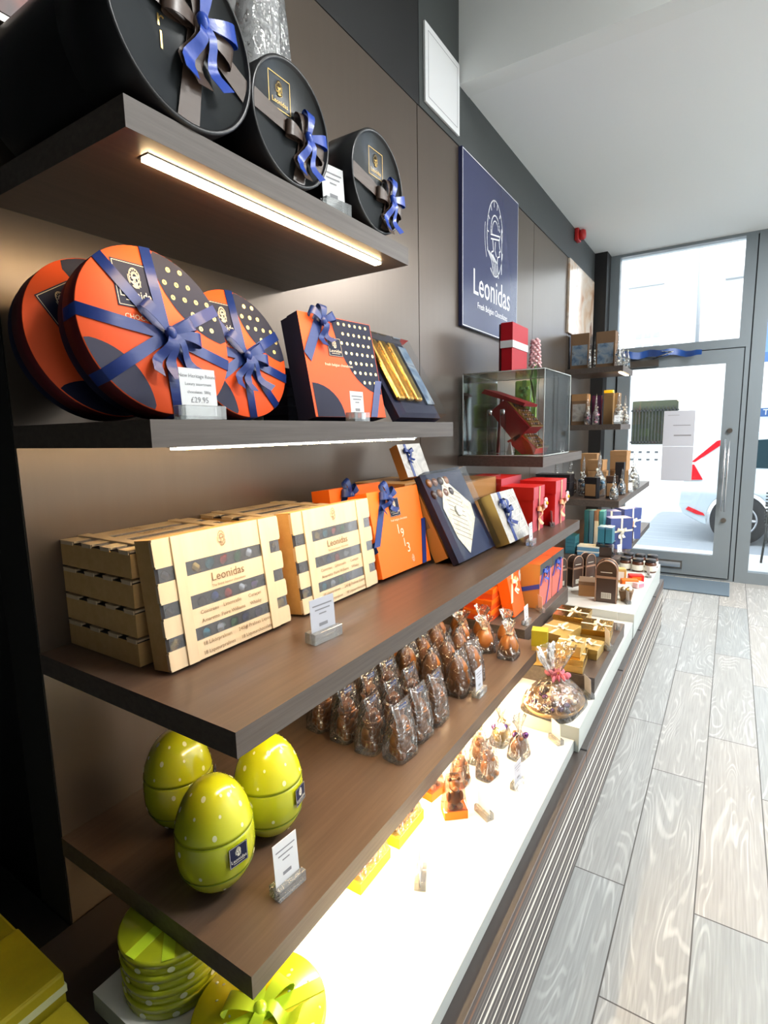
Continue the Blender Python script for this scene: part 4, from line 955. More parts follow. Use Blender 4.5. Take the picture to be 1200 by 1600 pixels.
# ---- orange boxes on the riser
ZR = .5912
for k in range(3):
    t = thing('small_orange_box', ['lowest flat orange box of the stack by the bagged eggs', 'middle flat orange box of the stack by the bagged eggs', 'top flat orange box of the stack by the bagged eggs'][k], 'gift box', (.33, 2.44+.012*k, ZR+.052*k), 90, 0, 'flat orange boxes stacked on the riser')
    mb = MB(); mb.wbox(-.09, .09, .003, .19, 0, .03); mb.build('box_body', 'orange', t, .001)
    mb = MB(); mb.wbox(-.093, .093, 0, .193, .028, .051); mb.build('lid', 'orange_bright', t, .001)
t = plain_box('ribboned_orange_box', 'orange box with cream bow leaning beside the pink fronted boxes', .155, .205, .055, (.415, 2.52, ZR+.001), 90, 12, 'orange', 'orange_bright')
mb = MB(); F = Fr((0, 0, 0)); mb.strip([F.p(-.0775, .07, .001), F.p(.0, .206, .001)], F.r*.012, 0); bow(mb, F.sub(-.005, .155, .003), .035, 0, ((-.2, -1.6), (.4, -1.3)), ((-1, .4), (.9, .5)), .32); mb.build('bow', 'cream_ribbon', t)
def pink_box(label, y):
    t = thing('pink_front_box', label, 'gift box', (.47, y, ZR), 90, 0, 'bronze boxes with pink fronts and blue bows')
    mb = MB(); mb.box(-.11, .11, 0, .10, 0, .22, ms=[1, 1, 0, 1, 1, 1]); mb.build('box_body', ['pink_card', 'bronze_card'], t, .001)
    mb = MB(); mb.box(-.112, .112, -.002, .102, .175, .232, ms=[0, 2, 1, 0, 0, 0]); mb.build('lid', ['bronze_card', 'fascia', 'orange'], t, .001)
    F = Fr((0, -.002, 0)); mb = MB(); mb.strip([F.p(-.10, .12, .001), F.p(-.05, .20, .001)], F.r*.01, 0); mb.strip([F.p(.0, .0, .001), F.p(.05, .09, .001), F.p(.06, .19, .001)], F.r*.006, 0); mb.strip([V(-.113, 0, .12), V(-.113, .10, .09)], V(0, 0, .012), 0)
    bow(mb, F.sub(-.03, .175, .004), .035, 0, ((-.6, -1.3), (.5, -1.1)), ((-.9, .5), (.9, .6)), .3); mb.build('blue_bow', 'satin_blue_bright', t)
    return t
pink_box('pink fronted bronze box with blue bow, nearer of the pair', 2.765); pink_box('pink fronted bronze box with blue bow, farther of the pair', 2.995)
for k in range(2):
    t = thing('tall_orange_carton', ['tall orange carton behind the leaning orange box', 'tall orange carton beside the pink fronted boxes'][k], 'gift box', (.34, 2.60+.08*k, ZR), 90)
    mb = MB(); mb.wbox(-.035, .035, 0, .12, 0, .235); mb.build('box_body', 'orange', t, .001)
    mb = MB(); mb.wbox(-.037, .037, -.002, .122, .17, .24); mb.build('lid', 'orange_bright', t, .001)

# ---- on the low white slab: boxed and bagged chocolates
ZS = .4115
def yellow_tray(label, x, y, rz, col):
    t = thing('yellow_boxed_chocolate', label, 'boxed chocolate', (x, y, ZS), rz, 0, 'yellow trays of wrapped chocolate figures')
    mb = MB(); mb.wbox(-.068, .068, -.030, .030, 0, .030); mb.build('tray', 'yellow_bright', t, .001)
    mb = MB(); mb.ell((-.045, 0, .045), .016, .018, .018, 1); mb.ell((0, 0, .042), .032, .018, .014, 0); mb.ell((.042, 0, .043), .016, .015, .016, 2); mb.build('chocolate', ['chocolate_milk', col, 'foil_purple'], t)
    mb = MB(); mb.hexa([(-.066, -.028, .03), (.066, -.028, .03), (-.066, .028, .03), (.066, .028, .03), (-.060, -.004, .085), (.060, -.004, .085), (-.060, .004, .085), (.060, .004, .085)]); mb.build('film', 'cellophane', t); return t
yellow_tray('yellow tray of wrapped chocolate figures, nearest under the shelf edge', .540, .985, 90, 'orange_bright')
yellow_tray('yellow tray of wrapped chocolate figures, farther along the slab', .545, 1.155, 90, 'foil_gold')
t = thing('tented_chocolate_box', 'orange based tent box with chocolate rabbit on the white slab', 'boxed chocolate', (.640, 1.285, ZS), 40)
mb = MB(); mb.wbox(-.034, .034, -.025, .025, 0, .026); mb.build('base', 'orange_bright', t, .001)
mb = figure_mb('bear'); o = mb.build('chocolate', 'chocolate', t); o.location = (0, 0, .027); o.scale = (.85, .75, .95)
mb = MB(); mb.hexa([(-.034, -.025, .026), (.034, -.025, .026), (-.034, .025, .026), (.034, .025, .026), (-.024, -.002, .128), (.024, -.002, .128), (-.024, .002, .128), (.024, .002, .128)]); mb.build('clear_tent', 'acrylic', t)
t = thing('tented_chocolate_box', 'second orange based tent box mostly hidden under the shelf', 'boxed chocolate', (.545, 1.33, ZS), 80)
mb = MB(); mb.wbox(-.034, .034, -.025, .025, 0, .026); mb.build('base', 'orange_bright', t, .001)
o = figure_mb('bear').build('chocolate', 'chocolate', t); o.location = (0, 0, .027); o.scale = (.8, .7, .9)
mb = MB(); mb.hexa([(-.034, -.025, .026), (.034, -.025, .026), (-.034, .025, .026), (.034, .025, .026), (-.024, -.002, .128), (.024, -.002, .128), (-.024, .002, .128), (.024, .002, .128)]); mb.build('clear_tent', 'acrylic', t)
G4 = 'bagged chocolate bears on the white slab'
b0 = bagged('bagged_chocolate_bear', 'bear', 'bagged chocolate bear foremost on the white slab', .655, 1.50, ZS, 80, 41, .075, .055, .125, 'flat', 'chocolate_milk', G4, s=1.0)
dup(b0, (.59, 1.43, ZS), 100, 0, 'bagged chocolate bear just inside the shelf edge'); dup(b0, (.60, 1.56, ZS), 95, 0, 'bagged chocolate bear behind the foremost one')
def filled_bag(label, x, y, z, seed, m, h=.14):
    t = thing('bag_of_chocolates', label, 'bag', (x, y, z), 80, 0, 'clear bags of loose chocolates')
    mb = MB(); rd = random.Random(seed); mb.ell((0, 0, .034), .034, .026, .034, 0, 14, 10)
    for k in range(9): mb.ell((rd.uniform(-.024, .024), rd.uniform(-.018, .018), .045+rd.uniform(0, .03)), .013, .011, .011, rd.randrange(4), 8, 6)
    mb.build('chocolates', [m, 'foil_purple', 'foil_gold', 'label_cream'], t)
    bag(.085, .06, h, seed, 'gather').build('cellophane_bag', 'cellophane', t); return t
filled_bag('clear bag of milk chocolates standing on the white slab', .705, 1.655, ZS, 51, 'chocolate_milk')
filled_bag('clear bag of chocolates with purple foil nearer the shelf', .625, 1.70, ZS, 52, 'gold_card')

# ---- lime tins at the near end of the slab
l0 = thing('lime_round_tin', 'lowest lime green round tin of the stack', 'tin', (.350, .570, ZS), 60, 0, 'lime green round tins in a stack')
mb = MB(); mb.lathe([(.094, 0), (.097, .002), (.097, .020)], 48); mb.build('tin_body', 'lime', l0)
mb = MB(); mb.lathe([(.0995, .0185), (.0995, .029), (.096, .0318), (.0001, .032)], 48); mb.build('lid', 'lime', l0)
mb = MB()
for k in range(10):
    a = k*PI/5+.2; p = V(.0985*math.cos(a), .0985*math.sin(a), .012); e = V(-math.sin(a), math.cos(a), 0); n = V(math.cos(a), math.sin(a), 0)
    mb.add([p+n*.0018+e*(.007*math.cos(q*PI/5))+V(0, 0, .006*math.sin(q*PI/5)) for q in range(10)], [tuple(range(10))], 0)
mb.build('spots', 'spot_white', l0)
for k, lb in ((1, 'second lime green round tin of the stack'), (2, 'third lime green round tin of the stack')): dup(l0, (.350, .570, ZS+.0325*k), 60+k*9, 0, lb)
top = dup(l0, (.350, .570, ZS+.0975), 95, 0, 'top lime green round tin of the stack with ribbon')
mb = MB(); mb.strip([V(-.098, 0, .0325), V(.098, 0, .0325)], V(0, .012, 0), 0); mb.strip([V(-.07, -.07, .033), V(.07, .07, .033)], V(.008, -.008, 0), 0); mb.build('ribbon', 'yellow_ribbon', top)
t = thing('large_lime_tin', 'large lime green round tin with glossy bow on the white slab', 'tin', (.578, .582, ZS), 60)
mb = MB(); mb.lathe([(.116, 0), (.120, .003), (.120, .026)], 56); mb.build('tin_body', 'lime', t)
mb = MB(); mb.lathe([(.1225, .024), (.1225, .038), (.119, .041), (.0001, .0415)], 56); mb.build('lid', 'lime_yellow', t)
mb = MB(); rd = random.Random(8)
for k in range(46):
    a, q = rd.uniform(0, 2*PI), rd.uniform(.05, .112); mb.ell((q*math.cos(a), q*math.sin(a), .0415), rd.choice((.002, .003, .005)), rd.choice((.002, .003)), .0006, 0, 8, 4)
mb.build('spots', 'spot_white', t)
mb = MB(); F = Fr((.0, -.01, .042), (1, 0, 0), (0, 1, 0)); mb.strip([V(-.12, -.01, .0425), V(.12, -.01, .0425)], V(0, .014, 0), 0); bow(mb, F, .055, 0, ((-.9, -1.0), (1.1, -.8)), ((-1, .8), (1.1, .6), (.2, 1.2)), .36); mb.build('bow', 'yellow_ribbon', t)
mb = MB(); brand_square(mb, Fr((-.062, -.045, .0425), (1, 0, 0), (0, 1, 0)), .018, 0, 1); mb.build('label', ['navy', 'label_cream'], t)
# yellow cartons in the dark corner
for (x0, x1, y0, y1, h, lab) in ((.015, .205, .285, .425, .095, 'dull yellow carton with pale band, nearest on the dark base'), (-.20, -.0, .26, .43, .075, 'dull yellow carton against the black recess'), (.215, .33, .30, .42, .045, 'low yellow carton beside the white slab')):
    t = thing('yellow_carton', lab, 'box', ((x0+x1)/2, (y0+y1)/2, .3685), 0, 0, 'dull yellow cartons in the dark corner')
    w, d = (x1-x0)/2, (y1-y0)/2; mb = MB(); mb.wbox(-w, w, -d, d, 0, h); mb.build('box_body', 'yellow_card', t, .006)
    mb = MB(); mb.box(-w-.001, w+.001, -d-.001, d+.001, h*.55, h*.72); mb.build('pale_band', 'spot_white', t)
mb = MB(); mb.box(-.48, .003, -.4, .53, 0, .367); o = mb.build('recess_plinth', 'black_wall'); set_thing(o, 'black plinth in the dark recess beside the wall panel', 'plinth')

# ---- platter in cellophane with a pink flower
t = thing('chocolate_platter', 'wicker tray of assorted chocolates wrapped in cellophane with pink flower', 'platter', (.738, 1.962, .4605), 82)
mb = MB(); mb.lathe([(.105, 0), (.125, .004), (.14, .022), (.136, .024), (.118, .008), (.0001, .006)], 40)
mb.build('tray', 'wicker', t).scale = (.98, .76, 1)
mb = MB(); rd = random.Random(12)
for k in range(64):
    a, q = rd.uniform(0, 2*PI), .115*math.sqrt(rd.random()); mb.ell((q*math.cos(a), q*math.sin(a)*.78, .016+rd.uniform(0, .022)), .014, .012, .010, rd.randrange(5), 9, 6)
mb.build('chocolates', ['chocolate_dark', 'chocolate_milk', 'praline_white', 'chocolate', 'foil_purple'], t)
bag(.25, .205, .22, 71, 'gather', 40, 16, .55).build('cellophane_wrap', 'cellophane_soft', t)
mb = MB()
for k in range(22):
    a = k*2.4; q = .006+.0018*k; mb.ell((q*math.cos(a), q*math.sin(a)-.012, .125+.006*math.sin(k)), .014, .0045, .011, 0, 8, 5, Matrix.Rotation(a, 3, 'Z') @ Matrix.Rotation(.6, 3, 'Y'))
mb.ell((0, -.012, .132), .006, .006, .005, 1); mb.build('pink_flower', ['petal_pink', 'yellow_bright'], t)

# ---- gold boxes on the dark board
ZB = .5275
def gold_box(label, x, y, w, d, h, z, rz, bowed=True, lid='gold_card'):
    t = thing('gold_box', label, 'gift box', (x, y, z), rz, 0, 'gold boxes with ribbons on the dark board')
    mb = MB(); mb.wbox(-w/2, w/2, -d/2, d/2, 0, h*.6); mb.build('box_body', 'gold_card', t, .001)
    mb = MB(); mb.wbox(-w/2-.002, w/2+.002, -d/2-.002, d/2+.002, h*.55, h); mb.build('lid', lid, t, .001)
    if bowed:
        mb = MB(); mb.strip([V(-w/2-.003, 0, h+.001), V(w/2+.003, 0, h+.001)], V(0, .007, 0), 0); mb.strip([V(0, -d/2-.003, h+.001), V(0, d/2+.003, h+.001)], V(.007, 0, 0), 0)
        bow(mb, Fr((0, 0, h+.002), (1, 0, 0), (0, 1, 0)), .026, 0); mb.build('bow', 'cream_ribbon', t)
    return t
gold_box('bright yellow gold box lowest at the front of the dark board', .735, 2.205, .15, .12, .055, ZB, 95, True, 'gold_foil')
gold_box('gold box with wide cream bow on top of the front box', .735, 2.215, .115, .095, .045, ZB+.056, 92)
gold_box('flat gold box right behind the front stack at the board edge', .765, 2.36, .12, .12, .045, ZB, 88)
gold_box('olive gold box with cream ribbons in the middle of the board', .635, 2.41, .17, .13, .075, ZB, 80)
gold_box('gold box with crossed ribbons farther along the board', .765, 2.575, .16, .13, .060, ZB, 95, True, 'gold_foil')
gold_box('wide gold box at the far end of the board', .62, 2.725, .17, .15, .055, ZB, 90, True, 'gold_foil')
t = gold_box('tall gold carton standing upright behind the platter', .622, 2.155, .06, .05, .15, ZB, 12, False, 'yellow_card')
for x, y, lb in ((.56, 3.02, 'flat gold tray at the foot of the arched tins'), (.42, 3.0, 'flat gold tray closer to the wall by the arched tins')):
    gold_box(lb, x, y-.06, .10, .13, .02, .461, 85, False, 'gold_foil')


# ================================================================ display case, flowers and the far unit
def build_case():
    zb = 1.3625
    t = thing('display_case', 'clear acrylic display case with a mirrored base on the short shelf', 'display case', (0, 0, zb))
    x0, x1, y0, y1, h = .03, .462, 2.693, 3.19, .43; th = .004
    mb = MB(); mb.wbox(x0, x1, y0, y1, .0005, .006); mb.build('base_plate', 'mirror_base', t)
    for nm, b in (('side_pane', (x0, x1, y0, y0+th, .006, h)), ('side_pane', (x0, x1, y1-th, y1, .006, h)), ('front_pane', (x1-th, x1, y0+th, y1-th, .006, h)), ('back_pane', (x0, x0+th, y0+th, y1-th, .006, h)), ('top_pane', (x0, x1, y0, y1, h, h+th))):
        mb = MB(); mb.box(*b); mb.build(nm, 'acrylic', t)
    mb = MB(); e = .0022
    for (a, b) in (((x1, y0, .006), (x1, y0, h)), ((x0, y0, .006), (x0, y0, h)), ((x1, y1, .006), (x1, y1, h)), ((x0, y0, h), (x1, y0, h)), ((x1, y0, h), (x1, y1, h)), ((x0, y1, h), (x1, y1, h)), ((x0, y0, h), (x0, y1, h)), ((x0, y0, .006), (x1, y0, .006)), ((x1, y0, .006), (x1, y1, .006))): mb.tube([a, b], e, 6)
    mb.build('polished_edges', 'slab_edge', t)
    # red hinged presentation box, tiers cascading to the aisle
    t = thing('red_presentation_box', 'open red box with tiers of chocolates inside the clear display case', 'gift box', (0, 2.76, zb+.008))
    def quad_prism(pts, a, b, name, m, par):
        mb = MB(); f = Fr((0, 0, 0)); mb.plate(f, pts, -b, -a, 0); return mb.build(name, m, par, .001)
    quad_prism([(.105, .325), (.125, .345), (.345, .262), (.335, .248)], 0, .22, 'lid', 'red_card', t)
    quad_prism([(.155, .225), (.235, .285), (.372, .140), (.290, .065)], 0, .22, 'upper_tier', 'red_card', t)
    quad_prism([(.250, .070), (.318, .108), (.405, .030), (.395, .002), (.330, .002)], 0, .22, 'lower_tier', 'red_bright', t)
    quad_prism([(.115, .0), (.130, .0), (.150, .31), (.135, .315)], .20, .21, 'support', 'red_card', t)
    for (ax, az, bx, bz, n, nm) in ((.238, .286, .374, .142, 6, 'upper_chocolate_grid'), (.322, .108, .408, .032, 4, 'lower_chocolate_grid')):
        u = V(bx-ax, 0, bz-az); L = u.length; u.normalize(); f = Fr((ax, .012, az), (0, 1, 0), -u); mb = MB()
        nn = V(-u.z, 0, u.x); nn = nn if nn.x+nn.z > 0 else -nn
        f.n = nn
        mb.poly(f, [(0, 0), (.196, 0), (.196, -L), (0, -L)], .0005, 0)
        for i in range(n):
            for j in range(5): mb.ell(f.p(.020+.039*j, -L*(i+.5)/n, .004), .011, .014, .009, 1+(i+j) % 3, 8, 5)
        for i in range(n+1): mb.strip([f.p(0, -L*i/n, .004), f.p(.196, -L*i/n, .004)], nn*.004, 4)
        for j in range(6): mb.strip([f.p(.039*j, 0, .004), f.p(.039*j, -L, .004)], nn*.004, 4)
        mb.build(nm, ['kraft_dark', 'chocolate', 'chocolate_dark', 'chocolate_milk', 'gold'], t)
    for k, (x, y) in enumerate(((.165, 2.735), (.235, 2.735))):
        t = thing('clear_tube', ['clear tube of chocolates standing by the red box, wall side', 'clear tube of chocolates standing by the red box, aisle side'][k], 'tube', (x, y, zb+.007), group='clear tubes in the display case')
        mb = MB(); mb.lathe([(.014, 0), (.014, .22), (.010, .23)], 16); mb.build('tube', 'clear_lid', t)
        mb = MB(); mb.lathe([(.0145, .205), (.0145, .235), (.001, .237)], 16); mb.build('cap', 'chrome', t)
    mb = MB(); mb.hexa([(.262, 2.72, zb+.008), (.292, 2.72, zb+.008), (.262, 2.75, zb+.008), (.292, 2.75, zb+.008), (.272, 2.733, zb+.075), (.280, 2.733, zb+.075), (.272, 2.737, zb+.075), (.280, 2.737, zb+.075)]); o = mb.build('tent_card', 'paper_white'); set_thing(o, 'tiny white tent card at the foot of the red presentation box', 'card')
    # red carton on top
    t = thing('tall_red_box', 'tall dark red carton with white band standing on the display case', 'gift box', (.235, 2.99, zb+.4352), 90)
    mb = MB(); mb.wbox(-.125, .125, 0, .06, 0, .20); mb.build('box_body', 'red_card', t, .002)
    mb = MB(); mb.wbox(-.128, .128, -.003, .063, .165, .265); mb.build('lid', 'red_card', t, .002)
    mb = MB(); mb.wbox(-.1295, .1295, -.0045, .0645, .135, .172); mb.build('white_band', 'paper_white', t)
    mb = MB(); mb.wbox(-.12, .12, .064, .075, 0, .26); mb.build('back_sleeve', 'maroon', t)
    # green wrapped stack and hyacinth behind the case
    for k, (w, z0, h) in enumerate(((.11, 0, .15), (.14, .151, .15), (.11, .302, .13))):
        t = thing('green_wrapped_box', ['lowest green wrapped box behind the display case', 'middle green wrapped box behind the display case', 'top green wrapped box behind the display case'][k], 'gift box', (.15, 3.345, zb+z0), 15, 0, 'green wrapped boxes stacked behind the case')
        mb = MB(); mb.wbox(-w/2, w/2, -w/2, w/2, 0, h); mb.build('wrapping', 'green_organza', t, .012)
        mb = MB(); mb.strip([V(0, -w/2-.002, 0), V(0, -w/2-.002, h)], V(.012, 0, 0), 0); bow(mb, Fr((0, -w/2-.004, h*.6)), .028, 0); mb.build('bow', 'leaf', t)
    t = thing('hyacinth', 'pink hyacinth in a pale glass vase behind the display case', 'flower', (.245, 3.235, zb))
    mb = MB(); mb.lathe([(.03, 0), (.032, .02), (.026, .30), (.022, .40), (.028, .44)], 18); mb.build('vase', 'clear_lid', t)
    mb = MB(); mb.tube([(0, 0, .02), (.003, 0, .30), (.0, 0, .52)], .006, 8)
    for a in (.3, 2.2, 4.1, 5.2): mb.strip([V(0, 0, .30), V(.022*math.cos(a), .022*math.sin(a), .40), V(.05*math.cos(a), .05*math.sin(a), .49)], [V(-math.sin(a), math.cos(a), 0)*w for w in (.006, .009, .001)], 0)
    mb.build('stem', 'leaf', t)
    mb = MB()
    for k in range(54):
        a = k*2.4; z = .50+.16*k/54; q = .030*(1-.35*(k/54)); mb.ell((q*math.cos(a), q*math.sin(a), z), .011, .011, .007, 0, 8, 5, Matrix.Rotation(a, 3, 'Z') @ Matrix.Rotation(.5, 3, 'Y'))
    mb.build('petals', 'petal_pale', t, kind=None)
build_case()

# ---- far unit
def simple_box(name, label, x, y, z, w, d, h, rz, mats, cat='gift box', group=None, lidf=.25, deco=None):
    t = thing(name, label, cat, (x, y, z), rz, 0, group)
    mb = MB(); mb.wbox(-w/2, w/2, -d/2, d/2, 0, h*(1-lidf)); mb.build('box_body', mats[0], t, .001)
    mb = MB(); mb.wbox(-w/2-.0015, w/2+.0015, -d/2-.0015, d/2+.0015, h*(1-lidf), h); mb.build('lid', mats[1], t, .001)
    if deco:
        mb = MB(); mb.box(-w*.42, w*.42, -d/2-.003, -d/2-.0005, h*.12, h*.68); mb.build('printed_front', deco, t)
    return t
def pointed_bag(label, x, y, z, h, seed, m, group, w=.06):
    t = thing('pointed_bag', label, 'bag', (x, y, z), 20*seed, 0, group)
    mb = MB(); rd = random.Random(seed)
    for k in range(14): mb.ell((rd.uniform(-.3, .3)*w, rd.uniform(-.3, .3)*w, w*.2+rd.uniform(0, h*.35)), w*.18, w*.18, w*.16, rd.randrange(3), 7, 5)
    mb.build('sweets', m, t)
    mb = MB(); mb.lathe([(w*.40, 0), (w*.5, h*.06), (w*.46, h*.35), (w*.2, h*.52), (w*.07, h*.58), (w*.14, h*.66), (w*.10, h*.85), (.0008, h)], 14); mb.build('cellophane', 'cellophane', t)
    mb = MB(); bow(mb, Fr((0, -w*.1, h*.57)), w*.25, 0); mb.build('bow', 'label_cream', t)
    return t
zf1, zf2, zf3, zf4, zs3 = 2.0015, 1.5289, 1.0005, .5775, .5055
simple_box('brown_photo_box', 'brown box with blue print on the highest far shelf, by the wall', .095, 5.02, zf1, .15, .12, .30, 0, ('kraft_dark', 'kraft_dark'), group='brown boxes with blue prints', lidf=.32, deco='blue_photo')
simple_box('brown_photo_box', 'brown box with blue print on the highest far shelf, aisle side', .30, 5.04, zf1, .15, .12, .30, 0, ('kraft_dark', 'kraft_dark'), group='brown boxes with blue prints', lidf=.32, deco='blue_photo')
G5 = 'pointed clear bags on the small far shelves'
for i, (x, y, h, lb) in enumerate(((.186, 4.93, .26, 'pointed clear bag first between the two brown boxes'), (.214, 4.985, .27, 'pointed clear bag second between the two brown boxes'), (.408, 4.965, .30, 'tall pointed clear bag beside the aisle side brown box'), (.418, 5.09, .28, 'tall pointed clear bag one step behind on the highest far shelf'), (.435, 5.22, .26, 'pointed clear bag at the aisle corner of the highest far shelf'))):
    pointed_bag(lb, x, y, zf1, h, i+1, ['foil_silver', 'blue_pack', 'label_cream'], G5, .03 if i < 2 else .055)
simple_box('printed_brown_box', 'brown box with pale printed front on the second far shelf', .105, 5.02, zf2, .13, .12, .265, 0, ('kraft_dark', 'kraft'), lidf=.22, deco='silver_print')
simple_box('dark_carton', 'dark narrow carton against the wall on the second far shelf', .022, 5.02, zf2, .035, .12, .26, 0, ('black_box', 'black_box'))
simple_box('purple_carton', 'purple carton behind the cone bags on the second far shelf', .215, 5.16, zf2, .08, .07, .255, 0, ('foil_purple', 'foil_purple'))
simple_box('orange_carton', 'bright orange carton at the back of the second far shelf', .30, 5.22, zf2, .07, .07, .30, 0, ('orange_bright', 'yellow_bright'))
simple_box('kraft_sleeve', 'tall olive kraft sleeve on the second far shelf', .335, 5.05, zf2, .075, .08, .265, 0, ('kraft_bag', 'kraft_bag'), group='tall kraft sleeves', lidf=.1)
simple_box('kraft_sleeve', 'tall olive kraft sleeve nearest the aisle', .385, 5.12, zf2, .05, .08, .265, 0, ('kraft_bag', 'kraft_bag'), group='tall kraft sleeves', lidf=.1)
for i, (x, y, h, lb) in enumerate(((.185, 4.93, .26, 'slim cone bag with purple top on the second far shelf'), (.252, 4.93, .25, 'slim cone bag with pink ribbon on the second far shelf'))): pointed_bag(lb, x, y, zf2, h, i+7, ['foil_purple', 'chocolate_dark', 'petal_pink'], 'slim cone bags')
for i, (x, y, h, lb) in enumerate(((.425, 4.96, .27, 'white cone bag at the aisle end of the second far shelf'), (.44, 5.20, .25, 'white cone bag leaning behind the other on the second far shelf'))): pointed_bag(lb, x, y, zf2, h, i+9, ['label_cream', 'foil_silver', 'paper_white'], 'white cone bags', .08)
# middle long shelf: kraft boxes, dark boxes, figures in bags
kb = 0
for (x, y, z, w, d, h, rz, lb) in ((.40, 4.36, 0, .14, .14, .09, 0, 'kraft box at the bottom of the brown pile'), (.40, 4.36, .092, .13, .13, .085, 4, 'kraft box second in the brown pile'), (.39, 4.37, .18, .11, .11, .08, -6, 'kraft box third in the brown pile'), (.52, 4.55, .0, .13, .13, .17, 8, 'tall kraft box beside the brown pile'), (.52, 4.56, .172, .12, .12, .15, -4, 'kraft box topmost nearest the shopfront'), (.30, 4.55, 0, .12, .12, .30, 0, 'tall kraft box behind the brown pile')):
    simple_box('kraft_box', lb, x, y, zf3+z, w, d, h, rz, ('kraft', 'kraft'), group='kraft boxes piled on the long far shelf')
for i in range(3):
    for j in range(3):
        t = simple_box('black_chocolate_box', 'small black box in the dark rows on the long far shelf', .06+.085*j, 4.10+.0*i, zf3+.056*i, .078, .14, .054, 0, ('black_box', 'black_box'), group='small black boxes in rows on the long far shelf')
simple_box('black_printed_box', 'black upright box with kraft band on the long far shelf', .42, 4.06, zf3, .09, .05, .15, -15, ('black_box', 'black_box'), deco='kraft')
simple_box('black_printed_box', 'black upright box with kraft corner by the shelf edge', .545, 4.10, zf3, .075, .05, .16, 10, ('black_box', 'brown_tin'), deco='kraft')
simple_box('black_printed_box', 'black tall box beside the leaning clear frame', .545, 4.42, zf3, .06, .05, .24, 0, ('black_box', 'black_box'))
for i, (x, y, h, w, lb) in enumerate(((.335, 4.17, .30, .08, 'clear bag of silver sweets tied with white bow on the long far shelf'), (.44, 4.20, .34, .10, 'taller clear bag of silver sweets on the long far shelf'), (.575, 4.02, .19, .06, 'small pale figure in a bag at the shelf corner'), (.575, 4.34, .20, .06, 'small clear bag between the black boxes'), (.59, 4.80, .30, .09, 'tall white bag nearest the shopfront on the long far shelf'), (.10, 4.30, .26, .10, 'bag of bronze sweets by the wall on the long far shelf'), (.20, 4.34, .27, .10, 'bag of bronze sweets beside the kraft box on the long far shelf'))):
    pointed_bag(lb, x, y, zf3, h, 12+i, ['foil_silver', 'label_cream', 'blue_pack'] if i < 5 else ['foil_gold', 'kraft', 'chocolate'], 'clear bags on the long far shelf', w)
# low far shelf: blue boxes, teal packs
for k in range(5): simple_box('teal_pack', 'flat teal pack in the stack by the wall side of the low far shelf', .28, 4.12, zf4+.027*k, .07, .12, .026, 0, ('teal_pack', 'teal_pack'), group='flat teal packs in a stack')
for k in range(2): simple_box('pale_blue_pack', 'flat pale blue pack lying before the clear stand', .41, 4.09, zf4+.036*k, .15, .10, .034, 0, ('blue_pack', 'label_cream'), group='flat pale blue packs')
t = thing('acrylic_riser', 'clear acrylic riser carrying two teal tins on the low far shelf', 'stand', (.52, 4.115, zf4), 0)
mb = MB(); mb.box(-.055, -.052, -.07, .07, 0, .10); mb.box(.052, .055, -.07, .07, 0, .10); mb.box(-.055, .055, -.07, .07, .10, .103); mb.build('panels', 'acrylic', t)
mb = MB(); mb.wbox(-.048, .048, -.06, .06, 0, .07); mb.build('dark_insert', 'brown_tin', t)
for k, lb in ((0, 'teal tin on the clear riser, wall side'), (1, 'teal tin on the clear riser, aisle side')): simple_box('teal_tin', lb, .495+.052*k, 4.10, zf4+.1035, .046, .10, .115, 0, ('teal_pack', 'blue_pack'), cat='tin', group='teal tins on the clear riser', lidf=.12)
for k in range(4): simple_box('slim_pack', ['slim teal pack standing first from the wall', 'slim blue pack standing second from the wall', 'slim cream pack standing third from the wall', 'slim dark teal pack standing fourth from the wall'][k], .345+.036*k, 4.32, zf4+.0, .030, .10, .30, 0, (('teal_pack', 'blue_pack', 'label_cream', 'teal_pack')[k], ('teal_pack', 'blue_pack', 'copper_edge', 'teal_pack')[k]), group='slim packs standing in a row')
def blue_gift(label, x, y, w, h, rz):
    t = simple_box('blue_gift_box', label, x, y, zf4, w, .12, h, rz, ('blue_box', 'blue_box'), group='blue gift boxes with white bows')
    mb = MB(); F = Fr((0, -.062, 0)); mb.strip([F.p(0, 0, .001), F.p(0, h, .001)], F.r*.007, 0); mb.strip([F.p(-w/2, h*.55, .001), F.p(w/2, h*.62, .001)], F.u*.007, 0); bow(mb, F.sub(0, h*.62, .003), .035, 0, ((-.5, -1.8), (.5, -1.6))); mb.build('white_bow', 'label_cream', t); return t
blue_gift('navy blue gift box with cream bow beside the clear riser', .545, 4.43, .17, .24, 35)
blue_gift('navy blue gift box behind the first one on the low far shelf', .44, 4.63, .15, .26, 30)
blue_gift('navy blue gift box with cream bow farther along the low far shelf', .55, 4.85, .17, .26, 50)
simple_box('dark_ribbon_box', 'dark brown box with peach ribbon between the blue gift boxes', .59, 4.665, zf4, .05, .06, .18, 30, ('brown_tin', 'peach_ribbon'))
price_tag(.60, 4.20, zf4, 60, 'small clear price stand at the edge of the low far shelf', .9); price_tag(.605, 4.75, zf4, 60, 'price card before the farther blue gift box', .9)
price_tag(.605, 4.55, zf3, 60, 'price card at the edge of the long far shelf', .9); price_tag(.43, 4.90, zf2, 20, 'price card at the near aisle corner of the second far shelf', .9)

